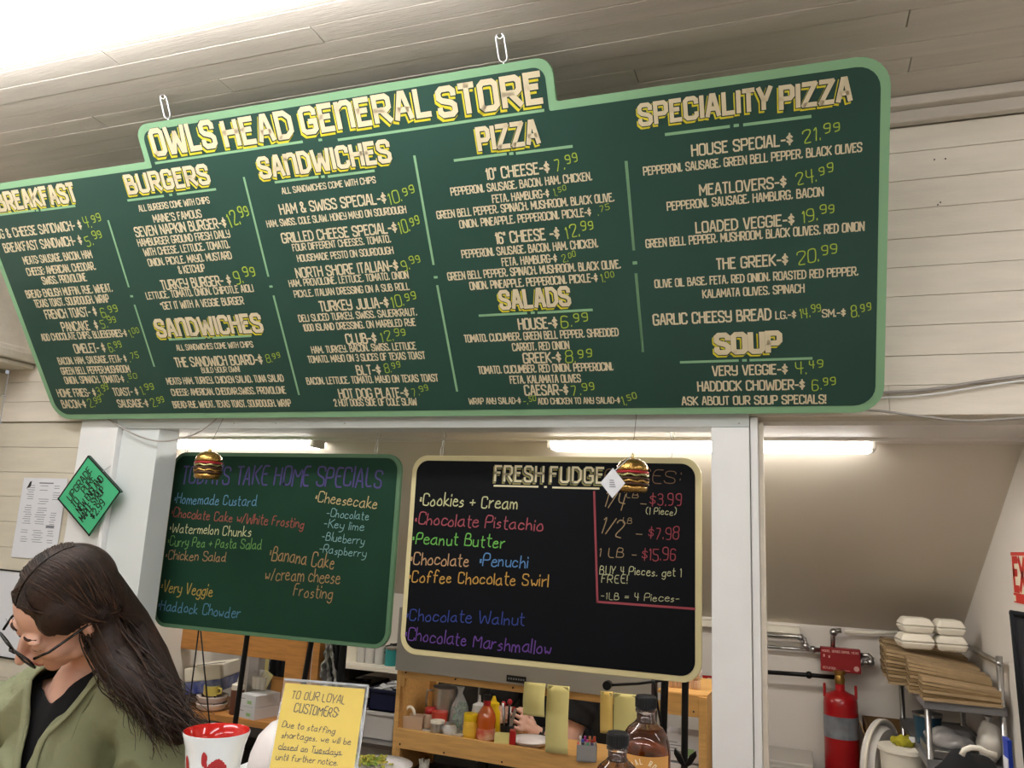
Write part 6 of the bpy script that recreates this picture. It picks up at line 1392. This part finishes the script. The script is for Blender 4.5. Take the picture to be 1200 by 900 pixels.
def face_zone(c):
    p = HMi @ c
    if p.y > .02 and p.z < .052-.010*abs(p.x)/.03 and abs(p.x) < .075: return True
    if p.y > -.012 and p.z < .012 and p.y < .2 and abs(p.x) < .09 and p.z > -.16: return True
    return False
bmesh.ops.delete(bm, geom=[f for f in bm.faces if face_zone(f.calc_center_median())], context='FACES')
me = bpy.data.meshes.new('hair'); bm.to_mesh(me); bm.free(); hair = obj('hair', me, M_hair, wo, smooth=True, world=True)
rd = random.Random(12); gA, gB = B(), B()
def cr(P, n):
    q = []; 
    for i in range(len(P)-1):
        a = P[max(i-1, 0)]; b = P[i]; c = P[i+1]; d = P[min(i+2, len(P)-1)]
        for k in range(n): t = k/n; q.append(.5*((2*b)+(c-a)*t+(2*a-5*b+4*c-d)*t*t+(3*b-a-3*c+d)*t**3))
    q.append(P[-1]); return q
for i in range(1500):
    s = -1 if i % 5 < 4 else 1                      # camera sees her left side (-x of her frame is her left)
    t = rd.random(); py_ = .064-.140*t              # along the parting, front to back
    up_ = .0925*math.sqrt(max(.02, 1-((py_+.022)/.0985)**2))
    root = Vector((s*.002, py_, .038+up_))
    side_x = s*(.082+rd.uniform(-.003, .008)); down = rd.uniform(.0, 1)
    m1 = Vector((s*.046, py_-.010, .038+.092*math.sqrt(max(.05, 1-((py_+.012)/.0985)**2-.33))+rd.uniform(.0, .004))); m2 = Vector((side_x, min(py_*.55-.012, .012)-.02*down, .040+rd.uniform(-.01, .01)-.01*down))
    if t < .25: m1 = Vector((s*.040, .050, .082+rd.uniform(-.006, .004))); m2 = Vector((s*.077, .014, .040+rd.uniform(-.008, .012)))
    m3 = Vector((s*(.084+rd.uniform(0, .006)), -.028-.03*down, -.012-.01*rd.random()))
    P = [HM @ root, HM @ m1, HM @ m2, HM @ m3]
    if s < 0:
        k = rd.random(); off = Vector((rd.gauss(0, .015), rd.gauss(0, .012), rd.gauss(0, .010)))
        for j in range(1, 6): P.append(fall[j].lerp(fall2[j], k)+off*(1+.15*j)*(1 if j < 5 else 1.15)+Vector((0, -.012, .004))+Vector((rd.gauss(0, .004), rd.gauss(0, .004), rd.gauss(0, .004))))
        if rd.random() < .4: P = P[:-1]
    else:
        P += [HM @ Vector((.082, -.07, -.07)), neck+Vector((-.09+rd.gauss(0, .012), .06, .0+rd.gauss(0, .01))), neck+Vector((-.11+rd.gauss(0, .015), .09, -.12))]
    q = cr(P, 4); n = len(q); ph = rd.uniform(0, 6); am = rd.uniform(.002, .0065)
    q = [p+Vector((math.sin(ph+j*.9), math.cos(ph+j*.8), math.sin(ph+j*.7)))*am*(j/n) for j, p in enumerate(q)]
    r0 = rd.uniform(.0008, .0017); tube(gB if rd.random() < .22 else gA, q, [r0*(.5+.9*math.sin(PI*min(1, (j+1)/n*1.05))) if j < n-1 else .0004 for j in range(n)], 4, cap=False)
obj('hair_strands', gA, M_hair, hair, smooth=True, world=False).data.transform(WM[hair].inverted()); obj('hair_highlights', gB, M_hair2, hair, smooth=True).data.transform(WM[hair].inverted())

# ---------------- the cook behind the rack
co = thing('person', 'cook in a black t-shirt with a dark wristband, reaching to a plate behind the rack', 'person', (-.80, 3.45, 0))
S2 = aty(684, 806, 3.36); E2 = aty(655, 880, 3.28)+Vector((.02, 0, -.01)); W2 = aty(628, 858, 3.22); 
g = B(); C2 = Vector((S2.x-.16, 3.50, 1.02)); N2 = Vector((C2.x-.02, 3.42, 1.17)); H2c = frame(N2+Vector((-.02, -.09, .10)), (-.1, -.8, -.5), (0, -.5, .8))
head_volume(g, H2c); capsule(g, [H2c @ Vector((0, -.045, -.055)), N2], [.052, .06]); hp2 = Vector((C2.x+.02, 3.55, .68))
capsule(g, [N2+Vector((0, .02, -.05)), C2+Vector((0, 0, -.12)), hp2], [.09, .135, .14]); RS2 = Vector((C2.x-.19, 3.44, 1.05)); capsule(g, [S2+Vector((-.02, .02, -.03)), C2+Vector((0, 0, .05)), RS2], [.06, .09, .06])
capsule(g, [S2+Vector((0, 0, -.02)), E2, W2], [.056, .044, .027]); RE = RS2+Vector((-.03, -.05, -.22)); RW = RE+Vector((.02, -.22, .03)); capsule(g, [RS2, RE, RW], [.054, .042, .027])
for s in (-1, 1): capsule(g, [hp2+Vector((s*.09, 0, 0)), Vector((hp2.x+s*.1, 3.52, .40)), Vector((hp2.x+s*.1, 3.56, .08))], [.1, .066, .045]); capsule(g, [Vector((hp2.x+s*.1, 3.57, .045)), Vector((hp2.x+s*.1, 3.42, .035))], [.042, .034])
hd = (aty(612, 846, 3.17)-W2).normalized(); hand_volume(g, frame(W2, hd, (-.3, -.75, .6)) @ Matrix.Diagonal((-1, 1, 1, 1)), curl=.55, s=.98); hand_volume(g, frame(RW, (.1, -1, -.2), (0, 0, 1)), curl=.6)
me = skin_mesh(g, .0038, 1); obj('body', me, M_skin, co, smooth=True, world=True)
def vol_t2(g):
    capsule(g, [N2+Vector((0, .02, -.06)), C2+Vector((0, 0, -.12)), hp2+Vector((0, 0, -.08))], [.10, .15, .158]); capsule(g, [S2+Vector((-.02, .02, -.03)), C2+Vector((0, 0, .05)), RS2], [.072, .105, .072])
    capsule(g, [S2+Vector((0, 0, -.02)), S2.lerp(E2, .48)], [.075, .066]); capsule(g, [RS2, RS2.lerp(RE, .5)], [.07, .062])
cut = S2.lerp(E2, .48); dcut = (E2-S2).normalized()
cloth_from(vol_t2, .008, lambda p: p.z < N2.z+.0 and (p-cut).dot(dcut) < .012 or (p-cut).length > .12 and p.z < N2.z, mat('black t-shirt', '#15161a', .9), 't_shirt', wr=.008, thick=.003, seed=5, sub=co)
def vol_p2(g):
    capsule(g, [hp2+Vector((0, 0, .02)), hp2+Vector((0, 0, -.06))], [.145, .15])
    for s in (-1, 1): capsule(g, [hp2+Vector((s*.09, 0, -.02)), Vector((hp2.x+s*.1, 3.52, .40)), Vector((hp2.x+s*.1, 3.56, .10))], [.11, .08, .062])
cloth_from(vol_p2, .012, lambda p: True, mat('black trousers', '#17171b', .9), 'trousers', sub=co)
da = (W2-E2).normalized(); s_ = da.orthogonal().normalized(); b_ = da.cross(s_); cw = W2-da*.018
obj('wristband', tube(B(), [cw+(s_*math.cos(a)+b_*math.sin(a))*.030 for a in [2*PI*i/24 for i in range(24)]], .006, 8, closed=True), M_black, co, smooth=True, world=True)
wf_ = (EYE-cw).normalized(); wq = wf_-da*wf_.dot(da); wq.normalize(); obj('watch_face', box(B(), cw+wq*.034, (.026, .03, .008), frame(cw, da, wq).to_3x3()), M_black, co, world=True, bevel=.002)
hg = B(); ell(hg, (0, -.022, .038), (.082, .100, .094), H2c); ell(hg, (0, -.06, -.02), (.072, .055, .07), H2c); ell(hg, (0, -.12, .03), (.035, .035, .035), H2c); me = skin_mesh(hg, .008, 4)
bm = bmesh.new(); bm.from_mesh(me); H2i = H2c.inverted()
bmesh.ops.delete(bm, geom=[f for f in bm.faces if (H2i @ f.calc_center_median()).y > .02 and (H2i @ f.calc_center_median()).z < .06], context='FACES'); me2 = bpy.data.meshes.new('hair'); bm.to_mesh(me2); bm.free()
obj('hair', me2, M_hair, co, smooth=True, world=True)
